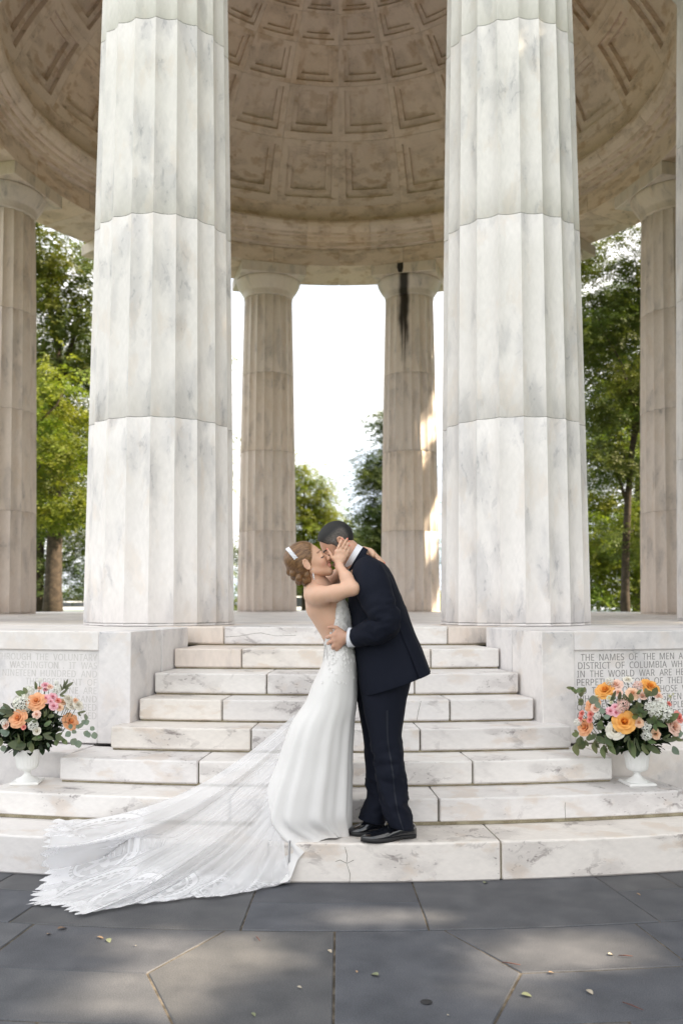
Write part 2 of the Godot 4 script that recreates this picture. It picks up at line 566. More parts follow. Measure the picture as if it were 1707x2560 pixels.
func build_memorial() -> void:
	memorial = thing("memorial", "round white marble memorial with fluted columns, coffered dome and curved front steps", "memorial")
	# --- curved steps ---
	var stairs := part("staircase", memorial)
	var cuts := [[-15.6, -9.2, -2.2, 5.46, 15.6], [-13.6, -3.9, 3.78, 13.6], [-11.6, -5.6, 0.0, 5.56, 11.6], [-10.3, -3.79, 3.73, 10.75], [-9.75, -5.55, 0.0, 5.51, 9.75], [-9.75, -3.67, 4.1, 9.75], [-9.8, -5.66, 0.0, 5.59, 9.8], [-13.5, -7.88, 0.0, 7.71, 13.5]]
	for k in 8:
		var top := step_h(k + 1)
		var low := 0.0 if k == 0 else step_h(k)
		var gap := 0.0 if k == 0 else 0.011
		if k == 1:
			gap = 0.014
		var r1: float = STEP_R[k]
		var r0: float = (STEP_R[k + 1] - 0.12) if k < 7 else 5.3
		blocks(stairs, "step_block", rect_prof(r0, r1, low + gap, top, 0.009), cuts[k], "worn", 0.06, 0.006, [[], [], [], [], [], [], [0], [0, 3]][k])
		if k > 0:
			var edge: Array = cuts[k]
			obj("mortar_bed", arc_block(rect_prof(r0, r1 - (0.004 if k == 1 else 0.012), low + 0.001, low + gap + 0.004, 0.001), edge[0] + 0.1, edge[-1] - 0.1, 20, 0.001), M.mortar, stairs)
		obj("joint_fill", arc_block(rect_prof(r0, r1 - 0.016, low + 0.003, top - 0.016, 0.002), cuts[k][0] + 0.3, cuts[k][-1] - 0.3, 20, 0.001), M.dark_joint if k > 0 else M.mortar, stairs)
	# hairline cracks in the step faces
	for c in [[[[862, 2118], [868, 2140], [866, 2158], [875, 2185], [873, 2210]], 8.2503], [[[866, 2158], [850, 2150], [838, 2154]], 8.2503], [[[868, 2158], [884, 2150]], 8.2503], [[[1052, 1752], [1046, 1775], [1041, 1803]], 7.1203], [[[565, 1592], [600, 1590], [632, 1584], [652, 1582], [690, 1590], [740, 1588]], 6.0203], [[[1412, 2006], [1411, 2018], [1413, 2050]], 7.9303]]:
		var pts := []
		for q in c[0]:
			pts.append(on_ring(q[0], q[1], c[1]))
		var rad := []
		for i in pts.size():
			rad.append(0.0011 if i % 2 else 0.0008)
		obj("crack", tube(pts, rad, 5), M.dark_joint, stairs)
	# --- plinth, walls and platform ---
	wall_part = part("base_wall", memorial)
	var around := [14.0, 30.0, 45.0, 60.0, 75.0, 90.0, 105.0, 120.0, 135.0, 150.0, 165.0, 180.0, 195.0, 210.0, 225.0, 240.0, 255.0, 270.0, 285.0, 300.0, 315.0, 330.0, 346.0]
	blocks(wall_part, "plinth_block", rect_prof(6.6, 7.49, 0.2, step_h(3), 0.01), [11.65, 30.0], "wall", 0.06)
	blocks(wall_part, "plinth_block", rect_prof(6.6, 7.49, 0.2, step_h(3), 0.01), [-30.0, -11.65], "wall", 0.06)
	blocks(wall_part, "plinth_block", rect_prof(6.6, 7.49, 0.2, step_h(3), 0.01), [30.0, 60.0, 90.0, 120.0, 150.0, 180.0, 210.0, 240.0, 270.0, 300.0, 330.0], "wall", 0.06)
	blocks(wall_part, "plinth_block", rect_prof(6.6, 7.52, -0.05, 0.19, 0.01), [13.8, 30.0, 60.0, 90.0, 120.0, 150.0, 180.0, 210.0, 240.0, 270.0, 300.0, 330.0, 346.2], "worn", 0.06)
	for s in [-1.0, 1.0]:
		var lo := 0.466
		# the stretch beside the steps: jamb, panel surround, then plain blocks
		var pieces := [[9.85, 11.5, lo, HP, 7.22, 0.0], [11.5, 25.0, 1.024, HP, 7.22, 0.0], [11.5, 25.0, lo, 0.545, 7.22, 0.0], [25.0, 30.0, lo, HP, 7.22, 0.0]]
		for p in pieces:
			var a0: float = minf(p[0] * s, p[1] * s)
			var a1: float = maxf(p[0] * s, p[1] * s)
			obj("wall_block", arc_block(rect_prof(6.3 if p[0] > 11.0 else 6.72, p[4], p[2], p[3], 0.006), a0 + 0.004, a1 - 0.004, 12, 0.004), M["wall%d" % (rng.randi() % 4)], wall_part)
		# inner jamb behind a dark joint
		var b0: float = minf(9.85 * s, 11.2 * s)
		var b1: float = maxf(9.85 * s, 11.2 * s)
		obj("wall_block", arc_block(rect_prof(6.2, 6.7, lo, HP, 0.006), b0 + 0.02, b1, 4, 0.005), M.wall1, wall_part)
	blocks(wall_part, "wall_block", rect_prof(6.6, 7.22, 0.466, HP, 0.008), [30.0, 45.0, 60.0, 75.0, 90.0, 105.0, 120.0, 135.0, 150.0, 165.0, 180.0, 195.0, 210.0, 225.0, 240.0, 255.0, 270.0, 285.0, 300.0, 315.0, 330.0], "wall", 0.05)
	var floor_part := part("platform", memorial)
	for k in 24:
		obj("floor_slab", arc_block(rect_prof(4.2, 6.0, HP - 0.08, HP, 0.004), 15.0 * k - 7.5 + 0.03, 15.0 * k + 7.5 - 0.03, 8, 0.003), M["wall%d" % (rng.randi() % 4)], floor_part)
		if k != 0:
			var e0 := 15.0 * k - 7.5
			var e1 := 15.0 * k + 7.5
			if k == 1:
				e0 = 11.3
			if k == 23:
				e1 = 348.7
			obj("floor_slab", arc_block(rect_prof(6.01, 7.0, HP - 0.08, HP - 0.002, 0.004), e0 + 0.03, e1 - 0.03, 8, 0.003), M["wall%d" % (rng.randi() % 4)], floor_part)
	obj("floor_disc", lathe(PackedVector2Array([Vector2(0.0, HP - 0.003), Vector2(4.19, HP - 0.003)]), 48), M.wall0, floor_part)
	obj("core", lathe(PackedVector2Array([Vector2(0.0, HP - 0.09), Vector2(5.29, HP - 0.09), Vector2(5.29, 0.0)]), 48), M.dark_joint, floor_part)
	build_columns()
	build_entablature()
	build_dome()

func shaft_r(h: float) -> float:      # column radius at height h above the floor
	return 0.592 * (1.0 - 0.0225 * h - 0.00018 * h * h * h)

# one drum of a shaft with 20 flutes; vertex colours may carry a stain
func drum_mesh(h0: float, h1: float, stain := false) -> ArrayMesh:
	var st := st_new()
	var e := 0.0035
	var hs := [h0 + 0.0015, h0 + 0.0015 + e]
	var nv := 22 if stain else 5
	for i in range(1, nv):
		hs.append(lerpf(h0, h1, float(i) / nv))
	hs.append_array([h1 - 0.0015 - e, h1 - 0.0015])
	var ns := 6
	for f in 20:
		st.set_smooth_group(f % 2 + 1)
		for i in hs.size() - 1:
			for k in ns:
				var c := []
				for q in [[i, k], [i + 1, k], [i + 1, k + 1], [i, k + 1]]:
					var h: float = hs[q[0]]
					var inset := e if q[0] == 0 or q[0] == hs.size() - 1 else 0.0
					var t := float(q[1]) / ns
					var r := shaft_r(h)
					var a := TAU * (f + t) / 20.0
					var arc := 1.0 - pow(2.0 * t - 1.0, 2.0)
					var rr := r * (cos(PI / 20.0) / cos(TAU / 20.0 * (t - 0.5))) - r * 0.044 * arc - inset
					c.append(Vector3(sin(a) * rr, h, cos(a) * rr))
				for q in [0, 1, 2, 0, 2, 3]:
					if stain:
						st.set_color(stain_at(c[q]))
					st.add_vertex(c[q])
	st.set_smooth_group(-1)
	for top in [true, false]:
		var h: float = hs[-1] if top else hs[0]
		for k in 40:
			var a := TAU * k / 40.0
			var b := TAU * (k + 1) / 40.0
			var r := shaft_r(h) * 0.93
			if stain:
				st.set_color(Color.WHITE)
			st.add_vertex(Vector3(0, h, 0))
			st.add_vertex(Vector3(sin(a) * r, h, cos(a) * r))
			st.add_vertex(Vector3(sin(b) * r, h, cos(b) * r))
	st.generate_normals()
	return st.commit()

func stain_at(p: Vector3) -> Color:    # black run-off streak down the side facing the camera (column's own axes)
	var x := p.x + 0.14
	var n := sin(p.y * 9.0) * 0.012 + sin(p.y * 23.0 + 1.0) * 0.006
	var low := smoothstep(4.2, 5.9, p.y)
	var w := lerpf(0.02, 0.1, low)
	var d := absf(x + n) / w
	var s := (1.0 - smoothstep(0.55, 1.25, d)) * smoothstep(4.9, 5.6, p.y + 0.3 * sin(p.x * 130.0))
	if p.z < 0.1:
		s = 0.0
	return Color.WHITE.lerp(Color(0.035, 0.028, 0.022), clampf(s, 0.0, 1.0))

func build_columns() -> void:
	var joints := [0.0, 0.022, 1.571, 3.142, 4.697, 6.26]
	var drums := []
	for i in 5:
		drums.append(drum_mesh(joints[i], joints[i + 1]))
	var cap := PackedVector2Array([Vector2(0.40, 6.262), Vector2(0.485, 6.262), Vector2(0.488, 6.30), Vector2(0.484, 6.31), Vector2(0.497, 6.325), Vector2(0.492, 6.335), Vector2(0.506, 6.35), Vector2(0.502, 6.36), Vector2(0.53, 6.39), Vector2(0.57, 6.45), Vector2(0.605, 6.51), Vector2(0.63, 6.56), Vector2(0.641, 6.595), Vector2(0.636, 6.62), Vector2(0.618, 6.627), Vector2(0.3, 6.627)])
	var capital := lathe(cap, 56)
	var abacus := bevel_box(Vector3(1.28, 0.205, 1.28), 0.008)
	var core := lathe(PackedVector2Array([Vector2(0.0, 0.0), Vector2(0.53, 0.0), Vector2(0.40, 6.3)]), 24)
	for k in 12:
		var a := 15.0 + 30.0 * k
		var col := part("column", memorial)
		col.position = at_angle(a, RING, HP)
		col.rotation.y = deg_to_rad(a)
		var streaked := k == 5             # the far column with the black streak
		var front := k == 0 or k == 11
		var near := front or k == 1 or k == 10
		for i in 5:
			var kind := "shaft" if near else "inner"
			var m: Material = M["%s%d" % [kind, rng.randi() % 4]]
			var mesh: ArrayMesh = drums[i]
			if streaked:
				m = M["inner%d" % (i % 4)].duplicate()
				m.vertex_color_use_as_albedo = true
				if i >= 3:
					mesh = drum_mesh(joints[i], joints[i + 1], true)
			var d := obj("drum", mesh, m, col)
			if not streaked:
				d.rotation.y = TAU / 20.0 * (rng.randi() % 20)
			elif i >= 3:
				d.rotation.y = -deg_to_rad(a)
		var c := obj("capital", capital, M.shaft2 if near else M["inner%d" % (rng.randi() % 4)], col)
		c.rotation.y = rng.randf() * TAU
		if streaked:
			var film := []
			for i in 3:
				var row := PackedVector3Array()
				for q in 9:
					var f := q / 8.0 - 0.5
					row.append(Vector3(0.055 + f * (0.11 + 0.03 * sin(i * 2.0)) + 0.008 * sin(q * 5.0 + i), 6.83 - 0.1 * i, -0.6425))
				film.append(row)
			obj("run_off_stain", sheet(film), mat(lin(0.03, 0.025, 0.02), 0.9), col)
			tag(col, "far marble column with a long black stain running down from its capital")
			c.mesh = streaked_capital(cap)
			c.rotation.y = -deg_to_rad(a)
			var sm: StandardMaterial3D = M.inner1.duplicate()
			sm.vertex_color_use_as_albedo = true
			c.material_override = sm
		var ab := obj("abacus", abacus, M["inner%d" % (rng.randi() % 4)], col)
		ab.position.y = 6.626
		obj("core", core, M.dark_joint, col)

func streaked_capital(prof: PackedVector2Array) -> ArrayMesh:
	var rows := []
	var cols := []
	for p in prof:
		var row := PackedVector3Array()
		var cr := PackedColorArray()
		for i in 180:
			var a := TAU * i / 180.0
			var q := Vector3(sin(a) * p.x, p.y, cos(a) * p.x)
			row.append(q)
			cr.append(stain_at(q))
		rows.append(row)
		cols.append(cr)
	return sheet(rows, true, false, cols)

func build_entablature() -> void:
	var ent := part("entablature", memorial)
	var y0 := 7.972
	var low := PackedVector2Array([Vector2(6.0, y0), Vector2(6.0, 8.30), Vector2(4.95, 8.30), Vector2(4.9, 8.29), Vector2(4.9, y0 + 0.006), Vector2(4.906, y0)])
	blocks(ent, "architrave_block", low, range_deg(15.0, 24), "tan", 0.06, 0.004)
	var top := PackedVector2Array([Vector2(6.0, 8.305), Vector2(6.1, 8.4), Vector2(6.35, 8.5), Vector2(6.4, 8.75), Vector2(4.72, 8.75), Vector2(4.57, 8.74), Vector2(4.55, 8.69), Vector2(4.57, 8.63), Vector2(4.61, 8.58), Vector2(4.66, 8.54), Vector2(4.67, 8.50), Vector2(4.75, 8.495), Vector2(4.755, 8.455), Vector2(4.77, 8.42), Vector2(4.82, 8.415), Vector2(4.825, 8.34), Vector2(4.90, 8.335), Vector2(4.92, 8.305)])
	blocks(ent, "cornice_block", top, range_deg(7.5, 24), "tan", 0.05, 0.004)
	obj("soffit_ring", lathe(PackedVector2Array([Vector2(4.96, y0 + 0.006), Vector2(5.95, y0 + 0.006), Vector2(5.95, 8.7), Vector2(5.0, 8.7), Vector2(4.96, 8.0)]), 96), M.inner2, ent)
	# blocking course outside, under the dome
	obj("attic_ring", lathe(PackedVector2Array([Vector2(6.3, 8.752), Vector2(5.7, 8.80), Vector2(5.7, 9.25), Vector2(5.5, 9.3), Vector2(5.2, 9.3)]), 96), M.shaft1, ent)

func range_deg(start: float, n: int) -> Array:
	var out := []
	for i in n + 1:
		out.append(start + 360.0 * i / n)
	return out

func build_dome() -> void:
	var dome := part("dome", memorial)
	var c0 := 6.8
	var rho := 5.18
	var bounds := [26.0, 38.8, 49.25, 57.0, 62.8, 66.6, 69.4]
	var rings := [[27.58, 29.1, 36.37, 37.38], [40.25, 41.56, 47.51, 48.42], [50.08, 51.14, 55.33, 56.08], [57.94, 58.76, 61.58, 62.17], [63.43, 63.95, 65.43, 65.8], [67.0, 67.4, 68.7, 69.0]]
	for r in 6:
		var deep: float = 0.085 * cos(deg_to_rad(rings[r][1]))
		var m := coffer_mesh(c0, rho, bounds[r], bounds[r + 1], rings[r], deep)
		for k in 24:
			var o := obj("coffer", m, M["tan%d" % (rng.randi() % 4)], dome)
			o.rotation.y = deg_to_rad(15.0 * k + 7.5)
	var base := []
	var crown := []
	var shell := []
	for i in 7:
		var e := deg_to_rad(lerpf(21.6, 26.0, i / 6.0))
		base.append(Vector2(cos(e) * rho, c0 + sin(e) * rho))
	for i in 9:
		var e := deg_to_rad(lerpf(69.4, 90.0, i / 8.0))
		crown.append(Vector2(cos(e) * rho, c0 + sin(e) * rho))
	for i in 19:
		var e := deg_to_rad(lerpf(20.0, 90.0, i / 18.0))
		shell.append(Vector2(cos(e) * (rho + 0.3), c0 + sin(e) * (rho + 0.3)))
	obj("spring_band", lathe(PackedVector2Array(base), 120), M.tan2, dome)
	obj("crown", lathe(PackedVector2Array(crown), 96), M.tan1, dome)
	obj("outer_shell", lathe(PackedVector2Array(shell), 96), M.shaft3, dome)

# one cell of the dome: ribs round a frame, then a panel, each a step deeper
func coffer_mesh(c0: float, rho: float, e0: float, e1: float, ring: Array, deep: float) -> ArrayMesh:
	var st := st_new()
	st.set_smooth_group(-1)
	var g := 0.0016 / rho * 57.3
	var w0 := 7.5 - g / cos(deg_to_rad(e0))
	var loops := [[-w0, w0, e0 + g, e1 - g, 0.0], [-5.75, 5.75, ring[0], ring[3], 0.0], [-5.75, 5.75, ring[0], ring[3], deep], [-4.3, 4.3, ring[1], ring[2], deep], [-4.3, 4.3, ring[1], ring[2], deep * 2.0]]
	var pts := []
	var n := 5
	for l in loops:
		var p := PackedVector3Array()
		var corner := [[l[0], l[2]], [l[1], l[2]], [l[1], l[3]], [l[0], l[3]]]
		for c in 4:
			for i in n:
				var a := lerpf(corner[c][0], corner[(c + 1) % 4][0], float(i) / n)
				var e := lerpf(corner[c][1], corner[(c + 1) % 4][1], float(i) / n)
				p.append(dome_at(c0, rho + l[4], a, e))
		pts.append(p)
	var all := n * 4
	# skirt that closes the joint, then the rings
	for i in all:
		var j := (i + 1) % all
		var o := Vector3(0, c0, 0)
		quad(st, pts[0][i], pts[0][j], o + (pts[0][j] - o) * 1.02, o + (pts[0][i] - o) * 1.02)
		for k in loops.size() - 1:
			quad(st, pts[k][i], pts[k][j], pts[k + 1][j], pts[k + 1][i])
	var last: Array = loops[-1]
	for i in n:
		for k in n:
			var q := []
			for d in [[0, 0], [1, 0], [1, 1], [0, 1]]:
				q.append(dome_at(c0, rho + last[4], lerpf(last[0], last[1], float(i + d[0]) / n), lerpf(last[2], last[3], float(k + d[1]) / n)))
			quad(st, q[0], q[1], q[2], q[3])
	st.generate_normals()
	return st.commit()

func dome_at(c0: float, r: float, a: float, e: float) -> Vector3:
	var f := deg_to_rad(e)
	return at_angle(a, cos(f) * r, c0 + sin(f) * r)

# ---------------------------------------------------------------- carved panels
func build_inscriptions() -> void:
	for s in [-1.0, 1.0]:
		var a0: float = minf(11.5 * s, 25.0 * s)
		var a1: float = maxf(11.5 * s, 25.0 * s)
		obj("inscription_panel", arc_block(rect_prof(6.4, 7.203, 0.546, 1.023, 0.001), a0, a1, 14, 0.001), M.wall1, wall_part)
	var right := ["THE  NAMES  OF  THE  MEN  AND  WOMEN", "DISTRICT  OF  COLUMBIA  WHO  GAVE", "IN  THE  WORLD  WAR  ARE  HERE  INSCRIBED", "PERPETUAL  RECORD  OF  THEIR  SERVICE", "TO  THEIR  COUNTRY  THOSE  WHO  FELL", "WHO  SURVIVED  HAVE  GIVEN  TO  THIS", "OF  THE  PEOPLE  AN  EXAMPLE  OF  HIGH", "COURAGE  AND  GALLANT  DEEDS"]
	var indent := [0.05, 0.032, 0.024, 0.022, 0.022, 0.022, 0.022, 0.022]
	var left := ["THROUGH  THE  VOLUNTARY", "WASHINGTON  ·  IT  WAS", "NINETEEN  HUNDRED  AND", "THE  PRESIDENT  OF", "CORNERSTONE  ARE", "SIX  THOUSAND", "ENTERED", "SERVED"]
	letters(right, indent, 1.0, M.letter)
	letters(left, [], -1.0, M.letter_pale)

func letters(lines: Array, indent: Array, side: float, m: Material) -> void:
	var font := SystemFont.new()
	font.font_names = PackedStringArray(["Droid Sans"])
	var st := SurfaceTool.new()
	st.begin(Mesh.PRIMITIVE_TRIANGLES)
	var r := 7.2025
	for i in lines.size():
		var words: PackedStringArray = lines[i].split("  ")
		var y := 0.9615 - 0.0502 * i
		var meshes := []
		var widths := []
		var total := 0.0
		for w in words:
			var t := TextMesh.new()
			t.font = font
			t.text = w
			t.font_size = 32
			t.pixel_size = 0.00168
			t.depth = 0.0016
			t.curve_step = 2.0
			t.horizontal_alignment = HORIZONTAL_ALIGNMENT_LEFT
			t.vertical_alignment = VERTICAL_ALIGNMENT_BOTTOM
			meshes.append(t)
			var box := t.get_aabb()
			widths.append(box.size.x)
			total += box.size.x + 0.034
		# arc length from the panel's inner edge
		var s: float = indent[i] if side > 0 else 0.0
		if side < 0:
			s = -0.016 - total + 0.034
		for k in words.size():
			var start := s
			s += widths[k] + 0.034
			var mid: float = start + widths[k] * 0.5
			var a: float = side * 11.5 + rad_to_deg(mid / r)
			if absf(a) > 24.5:
				continue
			var t := Transform3D(Basis(Vector3.UP, deg_to_rad(a)), at_angle(a, r, y))
			var box: AABB = meshes[k].get_aabb()
			t = t * Transform3D(Basis.from_scale(Vector3(1, 1.0, 1)), Vector3(-box.position.x - box.size.x * 0.5, -box.position.y, 0))
			st.append_from(meshes[k], 0, t)
	var o := obj("lettering", st.commit(), m, wall_part)
	o.set_meta("label", "weathered dark capitals carved in the marble panel" if side > 0 else "faint pale capitals carved in the marble panel")

# ---------------------------------------------------------------- trees
var sprays := []

# a twig with leaves, about 0.6 m long, pointing along +z and drooping
func spray_mesh(seed_: int, leaves: int, leaf: float) -> ArrayMesh:
	var r := RandomNumberGenerator.new()
	r.seed = seed_
	var st := st_new()
	st.set_smooth_group(-1)
	for i in leaves:
		var t := (i + 0.5) / leaves
		var c := Vector3(r.randf_range(-0.12, 0.12), -0.12 * t * t + r.randf_range(-0.07, 0.07), t * 0.6 - 0.3)
		var side := 1.0 if i % 2 else -1.0
		var d := Vector3(side * r.randf_range(0.5, 1.1), r.randf_range(-0.55, 0.25), r.randf_range(0.0, 0.9)).normalized()
		var n := Vector3(r.randf_range(-0.5, 0.5), 1.0, r.randf_range(-0.5, 0.5)).normalized()
		var w := d.cross(n).normalized()
		var l := leaf * r.randf_range(0.75, 1.25)
		var a := c
		var b := c + d * l * 0.5 + w * l * 0.3
		var e := c + d * l
		var f := c + d * l * 0.5 - w * l * 0.3
		var m := c + d * l * 0.5 - n * l * 0.07
		for p in [a, b, m, b, e, m, e, f, m, f, a, m]:
			st.add_vertex(p)
	st.generate_normals()
	return st.commit()

func leaf_material(c: Color, back: float) -> StandardMaterial3D:
	var m := StandardMaterial3D.new()
	m.albedo_color = c
	m.roughness = 0.55
	m.vertex_color_use_as_albedo = true
	m.backlight_enabled = true
	m.backlight = lin(back, back, back * 0.6)
	return m

# is this point on the sun's way to a spot that the photograph shows lit?
var lit_spots := []           # [centre on the ground, half width x, half width z]

# 0: shades nothing that the photograph shows lit; 1: close to such a beam; 2: in it
func in_beam(p: Vector3) -> int:
	var g := p - SUN_DIR * (p.y / SUN_DIR.y)
	var near := 0
	for s in lit_spots:
		if absf(g.x - s[0].x) > 2.0 or absf(g.z - s[0].z) > 2.0:
			continue
		if Vector2((g.x - s[0].x) / (s[1] + 0.2), (g.z - s[0].z) / (s[2] + 0.13)).length() < 1.0:
			return 2
		if Vector2((g.x - s[0].x) / (s[1] + 0.75), (g.z - s[0].z) / (s[2] + 0.5)).length() < 1.0:
			near = 1
	# the right flank of the far column
	var k := (p.x - 1.9) / SUN_DIR.x
	var q := p - SUN_DIR * k
	if absf(q.z + 5.1) < 0.75 and q.y > 0.5 and q.y < 8.2 and sin(q.y * 3.1 + q.z * 4.0) > -0.72:
		return 2
	return near

# lobes: [offset from the base, radii, number of sprays]
func tree(called: String, at: Vector3, height: float, girth: float, lobes: Array, leaf: Material, label: String, group: String, kind := 0, size := 1.0, open := false, lean := Vector3.ZERO) -> Node3D:
	var t := thing(called, label, "tree", at, group)
	# trunk: a gently bent, tapering tube
	var pts := []
	var rad := []
	for i in 9:
		var f := i / 8.0
		pts.append(lean * f * f * height + Vector3(sin(f * 3.0 + at.x) * 0.12 * f * height * 0.1, f * height * 0.82, cos(f * 2.3 + at.z) * 0.1 * f * height * 0.1))
		rad.append(girth * (1.25 if i == 0 else 1.0) * (1.0 - 0.82 * f))
	obj("trunk", tube(pts, rad, 10), M.bark, t)
	for l in lobes:
		var from: Vector3 = catmull(pts, clampf(l[0].y / (height * 0.82) * 0.75, 0.12, 0.9) * 8.0)
		var mid: Vector3 = from.lerp(l[0], 0.5) + Vector3(0, 0.4, 0)
		obj("limb", tube([from, mid, l[0], l[0] + (l[0] - mid) * 0.5 + Vector3(0, 0.3, 0)], [girth * 0.42, girth * 0.3, girth * 0.17, girth * 0.05], 7), M.bark, t)
	var where := []
	var cols := PackedColorArray()
	for l in lobes:
		var n: int = l[2]
		# clumps inside the lobe, sprays inside the clumps: leaves gaps between
		var clumps := maxi(6, n / 26)
		for c in clumps:
			var d := Vector3(rng.randfn(), rng.randfn(), rng.randfn()).normalized() * pow(rng.randf(), 0.42)
			var mid: Vector3 = l[0] + d * l[1]
			var tone := rng.randf_range(0.72, 1.3)
			var warm := rng.randf_range(0.85, 1.2)
			for k in n / clumps:
				var p := mid + Vector3(rng.randfn() * 0.42, rng.randfn() * 0.26, rng.randfn() * 0.42) * size * 1.25
				var small := 1.0
				if open:
					var beam := in_beam(at + p)
					if beam == 2:
						continue
					if beam == 1:
						small = 0.42
						for more in 3:
							var e := p + Vector3(rng.randf_range(-0.35, 0.35), rng.randf_range(-0.35, 0.35), rng.randf_range(-0.35, 0.35))
							if in_beam(at + e) < 2:
								where.append(Transform3D(Basis(Vector3.UP, rng.randf() * TAU).scaled(Vector3.ONE * size * small), e))
								cols.append(leaf_tone(tone, warm))
				var out: Vector3 = (p - l[0])
				var b := Basis(Vector3.UP, atan2(out.x, out.z) + rng.randf_range(-0.9, 0.9)) * Basis(Vector3.RIGHT, rng.randf_range(-0.3, 0.6)) * Basis(Vector3.BACK, rng.randf_range(-0.5, 0.5))
				where.append(Transform3D(b.scaled(Vector3.ONE * size * small * rng.randf_range(0.8, 1.25)), p))
				cols.append(leaf_tone(tone, warm))
	var crown := many("crown", sprays[kind], leaf, where, t, cols)
	crown.set_meta("kind", "stuff")
	return t

func leaf_tone(tone: float, warm: float) -> Color:     # no two leaves of a kind are quite the same green
	var g := tone * rng.randf_range(0.8, 1.2)
	return Color(g * warm, g, g * 0.9)

func spot(x: float, y: float, w: float, h: float) -> void:
	var c := on_y(x, y, 0.0)
	var e := on_y(x + w, y, 0.0)
	var f := on_y(x, y + h, 0.0)
	lit_spots.append([c, c.distance_to(e), c.distance_to(f)])

func build_trees() -> void:
	M.bark = mat(lin(0.085, 0.065, 0.05), 0.95, grain_texture(256, 21, lin(0.25, 0.23, 0.21), lin(1, 0.95, 0.88), 30.0, 0.7), 0.8)
	sprays = [spray_mesh(1, 16, 0.15), spray_mesh(2, 18, 0.12), spray_mesh(3, 14, 0.17)]
	var green := leaf_material(lin(0.1, 0.13, 0.028), 0.8)
	var bright := leaf_material(lin(0.17, 0.215, 0.03), 0.9)
	var cool := leaf_material(lin(0.095, 0.135, 0.045), 0.8)
	# seen left of the front columns
	tree("tall_tree", Vector3(-12.6, -0.06, -27.0), 19.0, 0.42, [[Vector3(0, 9, 0), Vector3(3.6, 3.6, 3.4), 1500], [Vector3(1.2, 13.5, 1), Vector3(3.4, 3.2, 3.2), 1400], [Vector3(-1, 17, 0), Vector3(3.0, 2.6, 3.0), 900], [Vector3(-1.5, 6.0, -1), Vector3(3.2, 2.2, 3), 900]], green, "tall dark green tree with a stout trunk behind the memorial", "trees behind the memorial", 0, 1.0)
	tree("broadleaf_tree", Vector3(-9.9, -0.06, -15.5), 9.5, 0.16, [[Vector3(1.0, 7.6, 0), Vector3(1.5, 1.1, 1.6), 300], [Vector3(0.6, 5.6, 0.3), Vector3(2.0, 1.0, 1.7), 420], [Vector3(1.0, 4.2, 0.4), Vector3(1.7, 0.8, 1.6), 380], [Vector3(-0.6, 6.5, -1.0), Vector3(2.0, 2.0, 1.6), 400]], bright, "slender tree with layered sunlit yellow-green leaves beside the memorial", "trees behind the memorial", 2, 0.72)
	tree("tall_tree", Vector3(-19.0, -0.06, -44.0), 22.0, 0.45, [[Vector3(0, 9, 0), Vector3(5.0, 5.0, 4), 2600], [Vector3(1, 15, 0), Vector3(4.6, 4.4, 4), 2400], [Vector3(2, 4.0, 0), Vector3(5, 2.6, 3), 900]], cool, "tall blue-green tree standing behind the dark green one", "trees behind the memorial", 1, 1.25)
	tree("broadleaf_tree", Vector3(-8.4, -0.06, -37.0), 17.0, 0.3, [[Vector3(0, 6, 0), Vector3(2.5, 3.2, 2.6), 900], [Vector3(0.4, 10.5, 0), Vector3(2.3, 3.0, 2.6), 800], [Vector3(0, 14.5, 0), Vector3(1.8, 2.2, 2.0), 420]], bright, "narrow light green tree glimpsed between the front and far columns", "trees behind the memorial", 0, 0.95)
	# seen between the two far columns
	tree("airy_tree", Vector3(-2.7, -0.06, -56.0), 13.5, 0.2, [[Vector3(0, 6.4, 0), Vector3(2.7, 2.6, 2.4), 1300], [Vector3(-0.9, 10.4, 0), Vector3(1.9, 2.6, 1.8), 900], [Vector3(1.5, 8.6, 0), Vector3(1.5, 2.2, 1.5), 600], [Vector3(0.8, 4.0, 0), Vector3(2.8, 1.8, 2.0), 800]], bright, "airy pale green tree between the two far columns", "trees behind the memorial", 1, 1.25)
	tree("broadleaf_tree", Vector3(3.7, -0.06, -48.0), 16.0, 0.26, [[Vector3(-0.4, 6.0, 0), Vector3(2.6, 2.8, 2.2), 1900], [Vector3(0.0, 9.5, 0), Vector3(2.3, 2.7, 2.0), 1500], [Vector3(0.2, 13.3, 0), Vector3(1.9, 2.7, 1.8), 700], [Vector3(-1.6, 3.6, 0), Vector3(2.4, 1.7, 2.0), 900], [Vector3(-1.7, 10.0, 0), Vector3(0.9, 1.2, 0.9), 160]], cool, "leaning mid green tree behind the black-streaked column", "trees behind the memorial", 1, 1.15)
	tree("airy_tree", Vector3(0.6, -0.06, -62.0), 8.6, 0.16, [[Vector3(0, 3.6, 0), Vector3(3.0, 2.2, 2.4), 1500], [Vector3(0.2, 6.4, 0), Vector3(2.2, 2.0, 1.8), 1100]], cool, "small round tree in the middle of the gap between the far columns", "trees behind the memorial", 1, 1.2)
	tree("far_tree", Vector3(-7.0, -0.06, -84.0), 13.0, 0.3, [[Vector3(0, 6, 0), Vector3(6, 3.6, 4), 900], [Vector3(4, 4, 0), Vector3(4.5, 2.6, 3), 600]], green, "low broad tree far off across the lawn, left of the gap", "far trees", 1, 1.7)
	tree("far_tree", Vector3(5.5, -0.06, -84.0), 12.0, 0.3, [[Vector3(0, 6, 0), Vector3(6, 3.4, 4), 900], [Vector3(-4, 3.6, 0), Vector3(4.5, 2.4, 3), 600]], cool, "low broad tree far off across the lawn, right of the gap", "far trees", 1, 1.7)
	var far := 0
